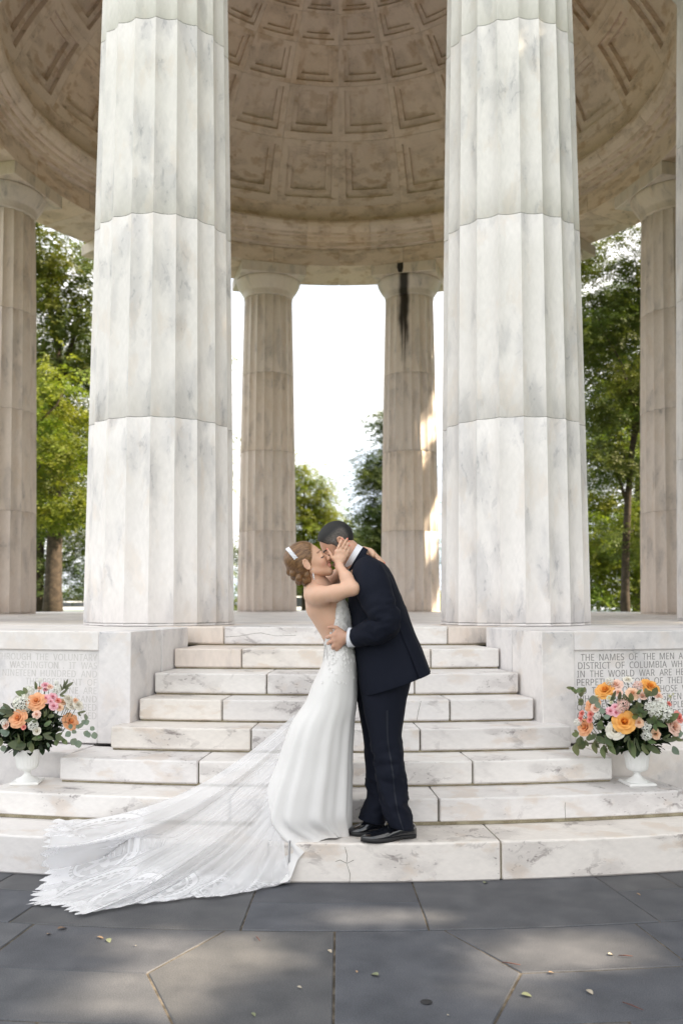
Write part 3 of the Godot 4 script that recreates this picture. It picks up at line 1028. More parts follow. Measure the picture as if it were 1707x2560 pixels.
	for q in [[-46.0, "far left, beyond the blue-green tree"], [-33.0, "beyond the stout trunk"], [-20.0, "beyond the narrow light green tree"], [21.0, "beyond the black-streaked column"], [34.0, "beyond the slanting trunk"], [48.0, "far right, beyond the tall dark tree"]]:
		tree("far_tree", Vector3(q[0], -0.06, -112.0 - 3.0 * (far % 2)), 13.0, 0.35, [[Vector3(0, 7.5, 0), Vector3(6.5, 4.5, 4), 700], [Vector3(-3, 2.6, 1), Vector3(5, 2.2, 3), 420], [Vector3(3.5, 2.4, 1), Vector3(5, 2.2, 3), 420]], [cool, green, bright][far % 3], "broad far tree on the edge of the lawn, " + q[1], "far trees", 1, 2.0)
		far += 1
	for q in [[-9.0, "left"], [0.5, "middle"], [9.5, "right"]]:
		tree("far_shrub", Vector3(q[0], -0.06, -104.0), 4.0, 0.2, [[Vector3(-2.2, 1.6, 0), Vector3(3.4, 1.5, 2), 330], [Vector3(2.2, 1.8, 0), Vector3(3.4, 1.7, 2), 330]], [green, cool, bright][far % 3], "low shrub across the road between the far columns, %s of three" % q[1], "far shrubs", 1, 1.6)
		far += 1
	# seen right of the front columns
	tree("spreading_tree", Vector3(10.2, -0.06, -19.5), 16.5, 0.17, [[Vector3(0.6, 13.4, 0), Vector3(3.0, 1.9, 2.4), 2200], [Vector3(-0.8, 11.0, 0.6), Vector3(2.2, 1.3, 2.0), 1200], [Vector3(0.9, 8.7, 0.2), Vector3(2.4, 1.5, 2.0), 1600], [Vector3(-0.6, 6.5, 0), Vector3(1.8, 1.0, 1.6), 700], [Vector3(0.5, 4.0, -0.5), Vector3(1.8, 0.9, 1.6), 420]], green, "spreading tree with a thin slanting trunk and open branches", "trees behind the memorial", 1, 0.72, false, Vector3(0.09, 0, 0))
	tree("broadleaf_tree", Vector3(13.4, -0.06, -27.0), 12.0, 0.2, [[Vector3(-1.6, 2.8, 0), Vector3(2.8, 2.0, 2), 1300], [Vector3(-0.5, 4.8, 0), Vector3(2.6, 1.6, 2), 900], [Vector3(-0.4, 8.4, 0), Vector3(3.0, 1.8, 2), 420]], bright, "low yellow-green tree under the spreading branches", "trees behind the memorial", 2, 0.85)
	tree("tall_tree", Vector3(17.6, -0.06, -40.0), 21.0, 0.4, [[Vector3(0, 6, 0), Vector3(5, 3.6, 4), 3200], [Vector3(0, 12.0, 0), Vector3(4.8, 3.4, 4), 2900], [Vector3(-1, 17.0, 0), Vector3(4.4, 3.2, 4), 2900]], cool, "tall dark tree behind the low yellow-green one", "trees behind the memorial", 1, 1.2)
	# to the right of the steps, outside the picture: they keep the steps in shade, all but a few spots
	spot(373, 2355, 78, 21)
	spot(521, 2394, 118, 34)
	spot(307, 2490, 100, 36)
	spot(935, 2276, 85, 18)
	spot(1373, 2375, 150, 38)
	spot(1250, 2470, 40, 12)
	for q in [[Vector3(12.5, -0.06, 10.5), "first"], [Vector3(14.0, -0.06, 3.0), "second"], [Vector3(14.5, -0.06, -5.0), "third"]]:
		var lobes := []
		for k in 7:
			lobes.append([Vector3(sin(k * 2.4) * 1.2, 5.2 + 3.1 * k, cos(k * 2.1) * 1.0), Vector3(4.6 - 0.25 * k, 2.6, 5.0 - 0.2 * k), 2700])
		tree("shade_tree", q[0], 26.0, 0.4, lobes, green, {"first": "tall shade tree right of the paving in front of the steps", "second": "tall shade tree right of the memorial's front columns", "third": "tall shade tree right of the memorial's far columns"}[q[1]], "shade trees right of the memorial", 0, 1.15, true)

# ---------------------------------------------------------------- cars and litter
func build_cars() -> void:
	var glass := mat(lin(0.03, 0.035, 0.04), 0.3)
	var tyre := mat(lin(0.02, 0.02, 0.02), 0.8)
	var lamp := mat(lin(0.6, 0.1, 0.07), 0.3)
	for c in [[on_y(112, 1532, 0.3), lin(0.16, 0.3, 0.6), "light blue car parked beyond the lawn behind the stout trunk", 1.5], [on_y(192, 1532, 0.3), lin(0.75, 0.76, 0.78), "white car parked just right of the light blue one", 1.5], [on_y(752, 1532, 0.3), lin(0.8, 0.8, 0.78), "white van parked beyond the lawn between the far columns", 2.0], [on_y(1525, 1532, 0.3), lin(0.5, 0.55, 0.62), "silver car parked beyond the lawn under the low yellow-green tree", 1.5]]:
		var at: Vector3 = c[0]
		at.y = -0.04
		var t := thing("parked_car", c[2], "car", at, "cars parked beyond the lawn")
		var paint := mat(c[1], 0.25)
		var top: float = c[3]
		var secs := []
		for q in [[-2.2, 0.55, 0.80], [-2.1, 0.35, 0.92], [-1.1, 0.28, 1.0], [0.0, 0.28, 1.02], [1.2, 0.28, 0.98], [2.1, 0.35, 0.85], [2.25, 0.5, 0.7]]:
			var row := PackedVector3Array()
			for k in 16:
				var a := TAU * k / 16.0
				row.append(Vector3(q[0], (q[1] + q[2]) * 0.5 + signf(sin(a)) * pow(absf(sin(a)), 0.5) * (q[2] - q[1]) * 0.5, signf(cos(a)) * pow(absf(cos(a)), 0.5) * 0.86))
			secs.append(row)
		obj("body", sheet(secs, true, true), paint, t)
		var cab := []
		for q in [[0.95, 1.0], [top - 0.12, 0.86], [top - 0.02, 0.74]]:
			var row := PackedVector3Array()
			var w: float = 1.55 if q[0] < 1.0 else (1.15 if top < 1.8 else 1.5)
			for k in 16:
				var a := TAU * k / 16.0
				row.append(Vector3(-0.15 + signf(cos(a)) * pow(absf(cos(a)), 0.4) * w, q[0], signf(sin(a)) * pow(absf(sin(a)), 0.4) * 0.8 * q[1]))
			cab.append(row)
		obj("roof", sheet([cab[1], cab[2]], true, true), paint, t)
		obj("window", sheet([cab[0], cab[1]], true), glass, t)
		for x in [-1.4, 1.4]:
			for z in [-0.78, 0.78]:
				var w := obj("wheel", lathe(PackedVector2Array([Vector2(0.0, -0.1), Vector2(0.28, -0.1), Vector2(0.32, -0.06), Vector2(0.32, 0.06), Vector2(0.28, 0.1), Vector2(0.0, 0.1)]), 18), tyre, t)
				w.position = Vector3(x, 0.32, z)
				w.rotation.x = PI / 2
		for z in [-0.6, 0.6]:
			var l := obj("tail_light", bevel_box(Vector3(0.06, 0.14, 0.3), 0.02), lamp, t)
			l.position = Vector3(-2.2, 0.66, z)

func build_litter() -> void:
	var leaf := leaf_mesh(0.03, 0.011, 0.25)
	var cols := {"pale green": lin(0.2, 0.22, 0.13), "tan": lin(0.34, 0.23, 0.14), "cream": lin(0.42, 0.37, 0.29), "brown": lin(0.2, 0.12, 0.07)}
	var spots := [[270, 2346, "pale green", 0.3, 1.2, "slender pale green fallen leaf on the slab left of the dress train"], [120, 2335, "tan", 1.9, 1.0, "tan fallen leaf left of the slender pale green one"], [145, 2322, "brown", 1.4, 1.6, "long brown fallen leaf beside the tan one"], [243, 2342, "tan", 0.9, 1.1, "small tan leaf between the brown and the pale green leaf"], [339, 2364, "cream", 2.0, 0.6, "cream petal on the sunlit slab below the train"], [743, 2466, "cream", 0.7, 0.7, "cream petal beside the straight middle joint"], [820, 2374, "cream", 0.4, 0.9, "cream leaf at the head of the straight middle joint"], [630, 2531, "pale green", 0.4, 0.8, "pale green leaf low on the left middle slab"], [945, 2438, "pale green", 2.3, 1.4, "curved pale green leaf on the right middle slab"], [1303, 2485, "pale green", 0.9, 1.5, "narrow green leaf on the slanting joint"], [1520, 2385, "cream", 1.2, 1.0, "cream leaf beside a reddish twig"], [1465, 2474, "cream", 0.3, 1.2, "crumpled cream leaf on the lower right slab"], [1370, 2430, "tan", 1.0, 0.9, "tan leaf on the edge of the brightest sunlit patch"], [1590, 2233, "tan", 0.5, 0.8, "tan leaf near the steps at the right"], [1208, 2207, "pale green", 1.4, 1.2, "pale green leaf lying against the lowest step"], [1118, 2538, "cream", 1.5, 0.5, "cream scrap low on the right middle slab"], [890, 2426, "tan", 0.2, 0.5, "small tan scrap near the black spot"]]
	var i := 0
	for s in spots:
		var p := on_y(s[0], s[1], 0.006)
		var o := obj("fallen_leaf", leaf, mat(cols[s[2]], 0.7))
		o.position = p
		o.rotation = Vector3(0.08 * sin(i * 2.1), s[3] * 1.7, 0.1 * cos(i * 1.3))
		o.scale = Vector3.ONE * s[4] * 0.8
		tag(o, s[5], "leaf", "leaves fallen on the paving")
		i += 1
	for s in [[[640, 2340], [650, 2352], "short dark twig on the left middle slab"], [[1255, 2405], [1300, 2412], "dark twig beside the slanting joint"], [[1545, 2388], [1580, 2390], "reddish twig on the right slab"], [[1555, 2505], [1607, 2525], "forked reddish twig low at the right"]]:
		var a := on_y(s[0][0], s[0][1], 0.005)
		var b := on_y(s[1][0], s[1][1], 0.005)
		var o := obj("twig", tube([a, a.lerp(b, 0.45) + Vector3(0, 0.004, 0.008), b], [0.0016, 0.0022, 0.0012], 5), mat(lin(0.12, 0.05, 0.04), 0.8))
		tag(o, s[2], "twig", "twigs on the paving")
	var gum := obj("gum_spot", lathe(PackedVector2Array([Vector2(0.0, 0.0042), Vector2(0.016, 0.0042), Vector2(0.02, 0.0022)]), 18), mat(lin(0.02, 0.02, 0.022), 0.7))
	gum.position = on_y(1065, 2506, 0.0)
	tag(gum, "round black spot of old gum on the right middle slab", "gum spot")

# ---------------------------------------------------------------- urns with flowers
# a leaf along +z with a fold along its middle
func leaf_mesh(l: float, w: float, bend: float) -> ArrayMesh:
	var rows := []
	for i in 6:
		var t := i / 5.0
		var hw := w * pow(sin(PI * clampf(t * 0.94 + 0.04, 0.0, 1.0)), 0.8)
		var y := -bend * l * t * t
		rows.append(PackedVector3Array([Vector3(-hw, y + hw * 0.25, t * l), Vector3(0, y, t * l), Vector3(hw, y + hw * 0.25, t * l)]))
	return sheet(rows)

# petals in rings round +y; inner ones upright and deeper in colour
func rose_mesh(rings: int, open: float, inner: Color, outer: Color, seed_: int) -> ArrayMesh:
	var r := RandomNumberGenerator.new()
	r.seed = seed_
	var out := SurfaceTool.new()
	out.begin(Mesh.PRIMITIVE_TRIANGLES)
	for k in rings:
		var f := float(k) / maxi(1, rings - 1)
		var n := 3 + k
		for j in n:
			var a := TAU * (j + 0.5 * (k % 2)) / n + r.randf_range(-0.15, 0.15)
			var tilt := lerpf(-0.3, open, pow(f, 0.8)) + r.randf_range(-0.07, 0.07)
			var h := lerpf(0.62, 0.95, f)
			var w := lerpf(0.30, 0.52, f)
			var rows := []
			var cols := []
			for i in 6:
				var s := i / 5.0
				var row := PackedVector3Array()
				var cr := PackedColorArray()
				for q in 5:
					var t := q / 2.0 - 1.0
					var bow := tilt * (0.25 + 0.95 * s) + (0.3 * f * smoothstep(0.7, 1.0, s))
					var rad := 0.06 + 0.2 * f + h * s * sin(bow) - 0.42 * w * t * t * (1.0 - 0.35 * f)
					var y := h * s * cos(bow * 0.9) - 0.16 * s * s * t * t - 0.3 * f
					var x := t * w * pow(sin(PI * (0.12 + 0.62 * s)), 0.7)
					var p := Vector3(x, y, maxf(rad, 0.01))
					row.append(p.rotated(Vector3.UP, a))
					cr.append(inner.lerp(outer, clampf(0.12 + 0.32 * f + 0.62 * s * s + r.randf_range(-0.06, 0.06), 0.0, 1.0)))
				rows.append(row)
				cols.append(cr)
			out.append_from(sheet(rows, false, false, cols), 0, Transform3D())
	# closed heart of rolled petals
	var core := []
	var cc := []
	for p in [[0.0, 0.60], [0.07, 0.58], [0.12, 0.5], [0.15, 0.35], [0.16, 0.1], [0.1, -0.25]]:
		var row := PackedVector3Array()
		var cr := PackedColorArray()
		for i in 12:
			var a := TAU * i / 12.0
			row.append(Vector3(sin(a), 0, cos(a)) * p[0] * (1.0 + 0.12 * sin(a * 3.0)) + Vector3(0, p[1] + 0.03 * sin(a * 2.0), 0))
			cr.append(inner)
		core.append(row)
		cc.append(cr)
	out.append_from(sheet(core, true, false, cc), 0, Transform3D())
	return out.commit()

# a ball of little four-petalled blossoms
func cluster_mesh(n: int, petal: float, a: Color, b: Color, seed_: int, spike := 1.0) -> ArrayMesh:
	var r := RandomNumberGenerator.new()
	r.seed = seed_
	var st := st_new()
	st.set_smooth_group(-1)
	for i in n:
		var y := 1.0 - 1.75 * (i + 0.5) / n
		var t := i * 2.39996
		var d := Vector3(sqrt(maxf(0.0, 1.0 - y * y)) * cos(t), y, sqrt(maxf(0.0, 1.0 - y * y)) * sin(t))
		var c := d * r.randf_range(0.82, 1.0) * Vector3(1, spike, 1)
		var up := (d + Vector3(r.randf_range(-0.4, 0.4), r.randf_range(-0.4, 0.4), r.randf_range(-0.4, 0.4))).normalized()
		var x := up.cross(Vector3(0.3, 0.9, 0.2)).normalized()
		var z := x.cross(up)
		st.set_color(a.lerp(b, r.randf()))
		for k in 4:
			var g := TAU * (k + r.randf() * 0.2) / 4.0
			var e := x * cos(g) + z * sin(g)
			var s := up.cross(e)
			var m := c + e * petal * 0.6
			for p in [c - up * petal * 0.3, m + s * petal * 0.42 + up * petal * 0.12, c + e * petal * 1.1 + up * petal * 0.18, c - up * petal * 0.3, c + e * petal * 1.1 + up * petal * 0.18, m - s * petal * 0.42 + up * petal * 0.12]:
				st.add_vertex(p)
	st.generate_normals()
	return st.commit()

# button chrysanthemum: many narrow petals
func mum_mesh(a: Color, b: Color) -> ArrayMesh:
	var st := st_new()
	st.set_smooth_group(-1)
	for i in 60:
		var y := 1.0 - 1.0 * (i + 0.5) / 60
		var t := i * 2.39996
		var d := Vector3(sqrt(maxf(0.0, 1.0 - y * y)) * cos(t), y * 0.75, sqrt(maxf(0.0, 1.0 - y * y)) * sin(t))
		var s := d.cross(Vector3(0.2, 1.0, 0.3)).normalized() * 0.16
		st.set_color(b.lerp(a, clampf(1.3 - y, 0.0, 1.0)))
		for p in [d * 0.25 - s * 0.5, d * 0.75 + s, d, d * 0.25 - s * 0.5, d, d * 0.75 - s]:
			st.add_vertex(p)
	st.generate_normals()
	return st.commit()

func urn(at: Vector3, label: String) -> Node3D:
	var t := thing("urn", label, "urn", at, "white pedestal urns on the steps")
	var white := mat(lin(0.82, 0.82, 0.80), 0.4)
	# fluted bowl on a stem
	var rows := []
	for p in [[0.0165, 0.053], [0.018, 0.066], [0.03, 0.072], [0.046, 0.077], [0.055, 0.085], [0.0585, 0.098], [0.061, 0.12], [0.0655, 0.15], [0.0705, 0.178], [0.0735, 0.186], [0.0735, 0.19], [0.0695, 0.19], [0.064, 0.15], [0.05, 0.1]]:
		var row := PackedVector3Array()
		for k in 96:
			var a := TAU * k / 96.0
			var fl: float = 0.0013 * cos(a * 24.0) * smoothstep(0.075, 0.1, p[1]) * (1.0 - smoothstep(0.172, 0.18, p[1]))
			row.append(Vector3(sin(a) * (p[0] + fl), p[1], cos(a) * (p[0] + fl)))
		rows.append(row)
	obj("bowl", sheet(rows, true), white, t)
	obj("stem", lathe(PackedVector2Array([Vector2(0.062, 0.0165), Vector2(0.058, 0.022), Vector2(0.044, 0.03), Vector2(0.03, 0.038), Vector2(0.021, 0.047), Vector2(0.0175, 0.055)]), 40), white, t)
	var foot := obj("foot", bevel_box(Vector3(0.152, 0.017, 0.152), 0.005), white, t)
	foot.rotation.y = 0.1
	return t

var rose_kinds := {}
var leaf_kinds := {}

func flower_kinds() -> void:
	var petal := func_mat(Color.WHITE, 0.55)
	M.petal = petal
	M.leaf_dark = leaf_material(lin(0.016, 0.035, 0.01), 0.3)
	M.leaf_mid = leaf_material(lin(0.022, 0.05, 0.012), 0.3)
	M.leaf_olive = leaf_material(lin(0.05, 0.075, 0.02), 0.35)
	M.leaf_fresh = leaf_material(lin(0.03, 0.085, 0.018), 0.4)
	M.leaf_euc = leaf_material(lin(0.11, 0.17, 0.135), 0.3)
	M.stem = mat(lin(0.07, 0.1, 0.03), 0.7)
	var P := {"peach": [Color(0.88, 0.34, 0.09), Color(0.88, 0.47, 0.26)], "orange": [Color(0.88, 0.31, 0.02), Color(0.88, 0.46, 0.12)], "blush": [Color(0.85, 0.44, 0.27), Color(0.86, 0.62, 0.52)], "pink": [Color(0.83, 0.26, 0.34), Color(0.86, 0.5, 0.56)], "coral": [Color(0.8, 0.14, 0.1), Color(0.85, 0.33, 0.28)], "ivory": [Color(0.78, 0.7, 0.54), Color(0.8, 0.77, 0.68)], "apricot": [Color(0.85, 0.42, 0.2), Color(0.86, 0.6, 0.42)]}
	for k in P:
		rose_kinds[k] = [rose_mesh(6, 0.74, P[k][0], P[k][1], 3), rose_mesh(5, 0.6, P[k][0], P[k][1], 8), rose_mesh(4, 0.42, P[k][0], P[k][1], 5)]
	rose_kinds.hydrangea = [cluster_mesh(90, 0.2, Color(0.78, 0.79, 0.68), Color(0.82, 0.82, 0.76), 4)]
	rose_kinds.stock_white = [cluster_mesh(46, 0.3, Color(0.8, 0.81, 0.74), Color(0.83, 0.83, 0.78), 9, 1.2)]
	rose_kinds.stock_pink = [cluster_mesh(46, 0.3, Color(0.84, 0.52, 0.46), Color(0.84, 0.66, 0.58), 12, 1.35)]
	rose_kinds.mum = [mum_mesh(Color(0.8, 0.8, 0.72), Color(0.72, 0.7, 0.36))]
	leaf_kinds.long = leaf_mesh(0.075, 0.013, 0.2)
	leaf_kinds.broad = leaf_mesh(0.062, 0.021, 0.28)
	leaf_kinds.round = leaf_mesh(0.034, 0.0165, 0.1)
	leaf_kinds.sprig = leaf_mesh(0.04, 0.011, 0.2)

func func_mat(c: Color, rough: float) -> StandardMaterial3D:
	var m := StandardMaterial3D.new()
	m.albedo_color = c
	m.roughness = rough
	m.vertex_color_use_as_albedo = true
	m.backlight_enabled = true
	m.backlight = lin(0.3, 0.3, 0.3)
	return m

# flowers: [x, y, radius in photo pixels, kind, variant]; leaves: [x, y, kind, direction in degrees, scale]
func bouquet(label: String, base: Vector3, rim: Vector3, flowers: Array, leaves: Array, wide: float) -> void:
	var t := thing("flower_arrangement", label, "flowers", base, "flower arrangements in white urns")
	var heart := rim + Vector3(0, 0.13, 0.0)
	var px := (CAM.z - rim.z) / F
	for f in flowers:
		var flat_at := on_z(f[0], f[1], heart.z)
		var d := flat_at - heart
		var room := maxf(0.0, 1.0 - pow(d.x / wide, 2.0) - pow(d.y / (wide * 0.86), 2.0))
		var z := heart.z + sqrt(room) * wide * 0.72 - 0.02
		var p := on_z(f[0], f[1], z)
		var kind: Array = rose_kinds[f[3]]
		var m: ArrayMesh = kind[mini(int(f[4]), kind.size() - 1)]
		var called := "rose"
		if f[3] in ["hydrangea", "mum"]:
			called = "hydrangea" if f[3] == "hydrangea" else "chrysanthemum"
		elif f[3].begins_with("stock"):
			called = "stock_blossom"
		var o := obj(called, m, M.petal, t)
		var dir := (Vector3(d.x * 0.8, d.y * 0.55 + 0.10, 0.0) + Vector3(0, 0, 0.16 + 0.12 * sqrt(room))).normalized()
		var x := dir.cross(Vector3(0.2, 0.3, 1.0)).normalized()
		var r: float = f[2] * px * (1.16 if called == "rose" else 1.0)
		var grow := r * (0.98 if called == "rose" else 1.0)
		o.transform = Transform3D(Basis(x, dir, x.cross(dir)) * Basis(Vector3.UP, f[0] * 0.7) * Basis.from_scale(Vector3.ONE * grow), p - base - dir * r * 0.35)
		# its stem down into the urn
		var low := rim + Vector3(clampf(d.x * 0.18, -0.05, 0.05), -0.01, rng.randf_range(-0.03, 0.03))
		var from := p - dir * r * 0.6
		obj("stem", tube([from - base, from.lerp(low, 0.5) + Vector3(d.x * 0.12, -0.02, 0.0) - base, low - base], [0.0018, 0.002, 0.0022], 5), M.stem, t)
	for l in leaves:
		var d0 := on_z(l[0], l[1], heart.z) - heart
		var room := maxf(0.0, 1.0 - pow(d0.x / (wide * 1.1), 2.0) - pow(d0.y / (wide * 1.0), 2.0))
		var p := on_z(l[0], l[1], heart.z + sqrt(room) * wide * 0.7)
		var a := deg_to_rad(l[3])
		var along := Vector3(cos(a), sin(a), rng.randf_range(-0.1, 0.4)).normalized()
		var n := Vector3(-sin(a) * 0.4, 0.5, rng.randf_range(0.5, 1.1)).normalized()
		var x := n.cross(along).normalized()
		var o := obj("leaf", leaf_kinds[l[2]], M.leaf_euc if l[2] == "round" else (pick([M.leaf_mid, M.leaf_olive, M.leaf_fresh]) if l[2] != "long" else M.leaf_dark), t)
		var size: float = l[4] * (0.64 if l[2] == "broad" else 0.85) * rng.randf_range(0.8, 1.1)
		var turn := Basis(x, along.cross(x) * -1.0, along).orthonormalized()
		o.transform = Transform3D(turn * Basis.from_scale(Vector3.ONE * size), p - base - along * 0.03 * size)
		if l[2] != "round":           # a smaller one on the same twig
			var o2 := obj("leaf", leaf_kinds[l[2]], pick([M.leaf_mid, M.leaf_olive, M.leaf_dark]), t)
			var t2 := turn.rotated(turn.y, rng.randf_range(0.5, 1.0) * (1.0 if rng.randf() < 0.5 else -1.0))
			o2.transform = Transform3D(t2 * Basis.from_scale(Vector3.ONE * size * 0.72), p - base - along * 0.035 * size + Vector3(0, 0, -0.006))
	# dense dark foliage that fills the heart of it
	var where := []
	for i in 760:
		var d := Vector3(rng.randfn(), rng.randfn() * 0.8, rng.randfn() * 0.8).normalized() * pow(rng.randf(), 0.45)
		var p := heart + Vector3(0, -0.02, 0) + d * Vector3(wide * 0.86, wide * 0.66, wide * 0.55)
		var low := clampf((heart.y - p.y) / 0.14, 0.0, 1.0)
		p.x = lerpf(p.x, heart.x + (p.x - heart.x) * 0.75, low)
		if p.y < rim.y - 0.005:
			p.y = rim.y + rng.randf() * 0.05
		var out := (p - rim).normalized()
		var b := Basis.looking_at(-(out + Vector3(rng.randfn(), rng.randfn(), rng.randfn()) * 0.5).normalized(), Vector3(0.1, 1.0, 0.2).normalized())
		where.append(Transform3D(b.scaled(Vector3.ONE * rng.randf_range(0.55, 1.0)), p - base - out * 0.03))
	var fill := many("foliage", leaf_kinds.broad, M.leaf_dark, where, t, PackedColorArray(range(760).map(func(_i): return Color(1, 1, 1) * rng.randf_range(0.6, 1.25))))
	fill.set_meta("kind", "stuff")

func build_flowers() -> void:
	flower_kinds()
	var lb := Vector3(on_y(80, 1951, step_h(2)).x, step_h(2), 7.52)
	var rb := Vector3(on_y(1583, 1955, step_h(2)).x, step_h(2), 7.56)
	urn(lb, "white fluted pedestal urn beside the faint pale inscription")
	urn(rb, "white fluted pedestal urn beside the dark-lettered inscription")
	var fl := []
	for f in [[550, 430, 118, "peach", 0], [265, 690, 116, "peach", 0], [1075, 740, 116, "peach", 1], [330, 460, 150, "hydrangea", 0], [430, 280, 85, "hydrangea", 0], [690, 400, 70, "pink", 1], [800, 370, 62, "pink", 1], [815, 510, 58, "pink", 1], [770, 440, 45, "pink", 2], [905, 530, 52, "apricot", 1], [880, 430, 48, "coral", 2], [945, 450, 50, "apricot", 1], [690, 190, 52, "pink", 1], [600, 240, 42, "blush", 2], [755, 215, 46, "blush", 1], [690, 265, 38, "pink", 2], [555, 640, 54, "blush", 1], [1040, 400, 62, "ivory", 1], [1085, 490, 72, "ivory", 1], [1195, 490, 72, "ivory", 0], [1150, 430, 46, "apricot", 2], [495, 790, 78, "stock_white", 0], [560, 890, 60, "ivory", 2], [880, 240, 60, "stock_white", 0], [840, 300, 48, "stock_white", 0], [610, 120, 34, "stock_white", 0], [855, 150, 30, "stock_white", 0], [1015, 545, 28, "mum", 0], [60, 760, 56, "stock_white", 0], [90, 800, 60, "blush", 2], [360, 830, 40, "coral", 2]]:
		fl.append([f[0] / 6.03, 1680.0 + f[1] / 6.03, f[2] / 6.03, f[3], f[4]])
	var ll := []
	for l in [[1300, 640, "round", 80, 1.2], [1345, 745, "round", 20, 1.2], [1240, 740, "round", 150, 1.0], [1260, 800, "round", 0, 1.2], [1070, 850, "round", -90, 1.1], [1190, 850, "round", -60, 1.1], [1290, 960, "round", -110, 1.4], [1345, 980, "round", -70, 1.3], [1420, 870, "round", -40, 1.2], [1435, 1000, "round", -80, 1.4], [1145, 920, "round", -40, 1.0], [1090, 1090, "round", -120, 1.4], [1195, 1130, "round", -80, 1.4], [725, 1070, "round", 90, 1.0], [1000, 960, "round", -140, 1.2], [30, 540, "round", 160, 1.5], [10, 620, "round", 200, 1.5], [40, 930, "round", 190, 1.5], [20, 880, "round", 160, 1.3], [60, 1190, "round", -80, 1.3], [20, 1060, "broad", -100, 1.2], [320, 320, "broad", 175, 1.6], [545, 200, "broad", 80, 1.0], [260, 1095, "broad", 185, 1.9], [735, 770, "broad", 10, 1.2], [790, 660, "broad", -20, 1.0], [715, 585, "sprig", 60, 1.6], [1000, 170, "long", 50, 1.0], [1030, 205, "long", 20, 1.0], [960, 230, "long", 60, 0.9], [960, 310, "long", 30, 1.0], [1230, 605, "long", 5, 0.9], [480, 1180, "sprig", -80, 1.6], [720, 980, "long", -25, 1.2], [520, 1010, "sprig", -160, 1.6], [620, 990, "sprig", -20, 1.5], [420, 740, "sprig", 200, 1.5], [130, 540, "long", 140, 1.2], [110, 600, "long", 170, 1.2], [300, 960, "sprig", 70, 2.0], [900, 1000, "broad", -30, 1.3], [980, 1050, "broad", -60, 1.3], [850, 1070, "broad", -80, 1.0]]:
		ll.append([l[0] / 6.03, 1680.0 + l[1] / 6.03, l[2], l[3], l[4]])
	bouquet("arrangement with white hydrangea, pink spray roses and trailing eucalyptus", lb + Vector3(0, 0.12, 0), lb + Vector3(0, 0.192, 0), fl, ll, 0.235)
	fl = []
	for f in [[600, 310, 112, "orange", 0], [1165, 265, 105, "orange", 0], [840, 710, 120, "orange", 1], [345, 780, 96, "peach", 1], [445, 500, 92, "peach", 1], [1465, 760, 105, "blush", 1], [1520, 650, 70, "coral", 1], [725, 250, 84, "blush", 1], [725, 820, 96, "ivory", 1], [945, 355, 70, "apricot", 0], [1020, 720, 54, "apricot", 1], [1235, 865, 58, "apricot", 1], [1065, 390, 56, "blush", 2], [1265, 390, 56, "blush", 1], [1010, 260, 58, "stock_pink", 0], [760, 345, 50, "blush", 1], [665, 580, 50, "pink", 1], [738, 600, 46, "pink", 1], [725, 530, 40, "pink", 1], [310, 610, 40, "coral", 2], [420, 620, 44, "coral", 2], [410, 690, 40, "coral", 2], [295, 675, 38, "coral", 2], [570, 365, 48, "mum", 0], [500, 410, 42, "mum", 0], [652, 415, 42, "mum", 0], [485, 480, 34, "mum", 0], [675, 475, 30, "mum", 0], [882, 185, 52, "ivory", 1], [830, 480, 78, "stock_pink", 0], [790, 560, 50, "stock_pink", 0], [1175, 530, 74, "stock_white", 0], [1280, 490, 80, "stock_white", 0], [1330, 590, 105, "stock_white", 0], [1235, 600, 70, "stock_white", 0], [1120, 770, 58, "stock_white", 0], [1125, 885, 58, "stock_white", 0], [1395, 490, 34, "coral", 2], [1400, 400, 44, "mum", 0], [1440, 370, 26, "mum", 0], [650, 205, 50, "stock_white", 0], [250, 715, 44, "stock_white", 0], [500, 640, 40, "stock_white", 0], [480, 540, 60, "blush", 2]]:
		fl.append([1390.0 + f[0] / 4.946, 1660.0 + f[1] / 4.946, f[2] / 4.946, f[3], f[4]])
	ll = []
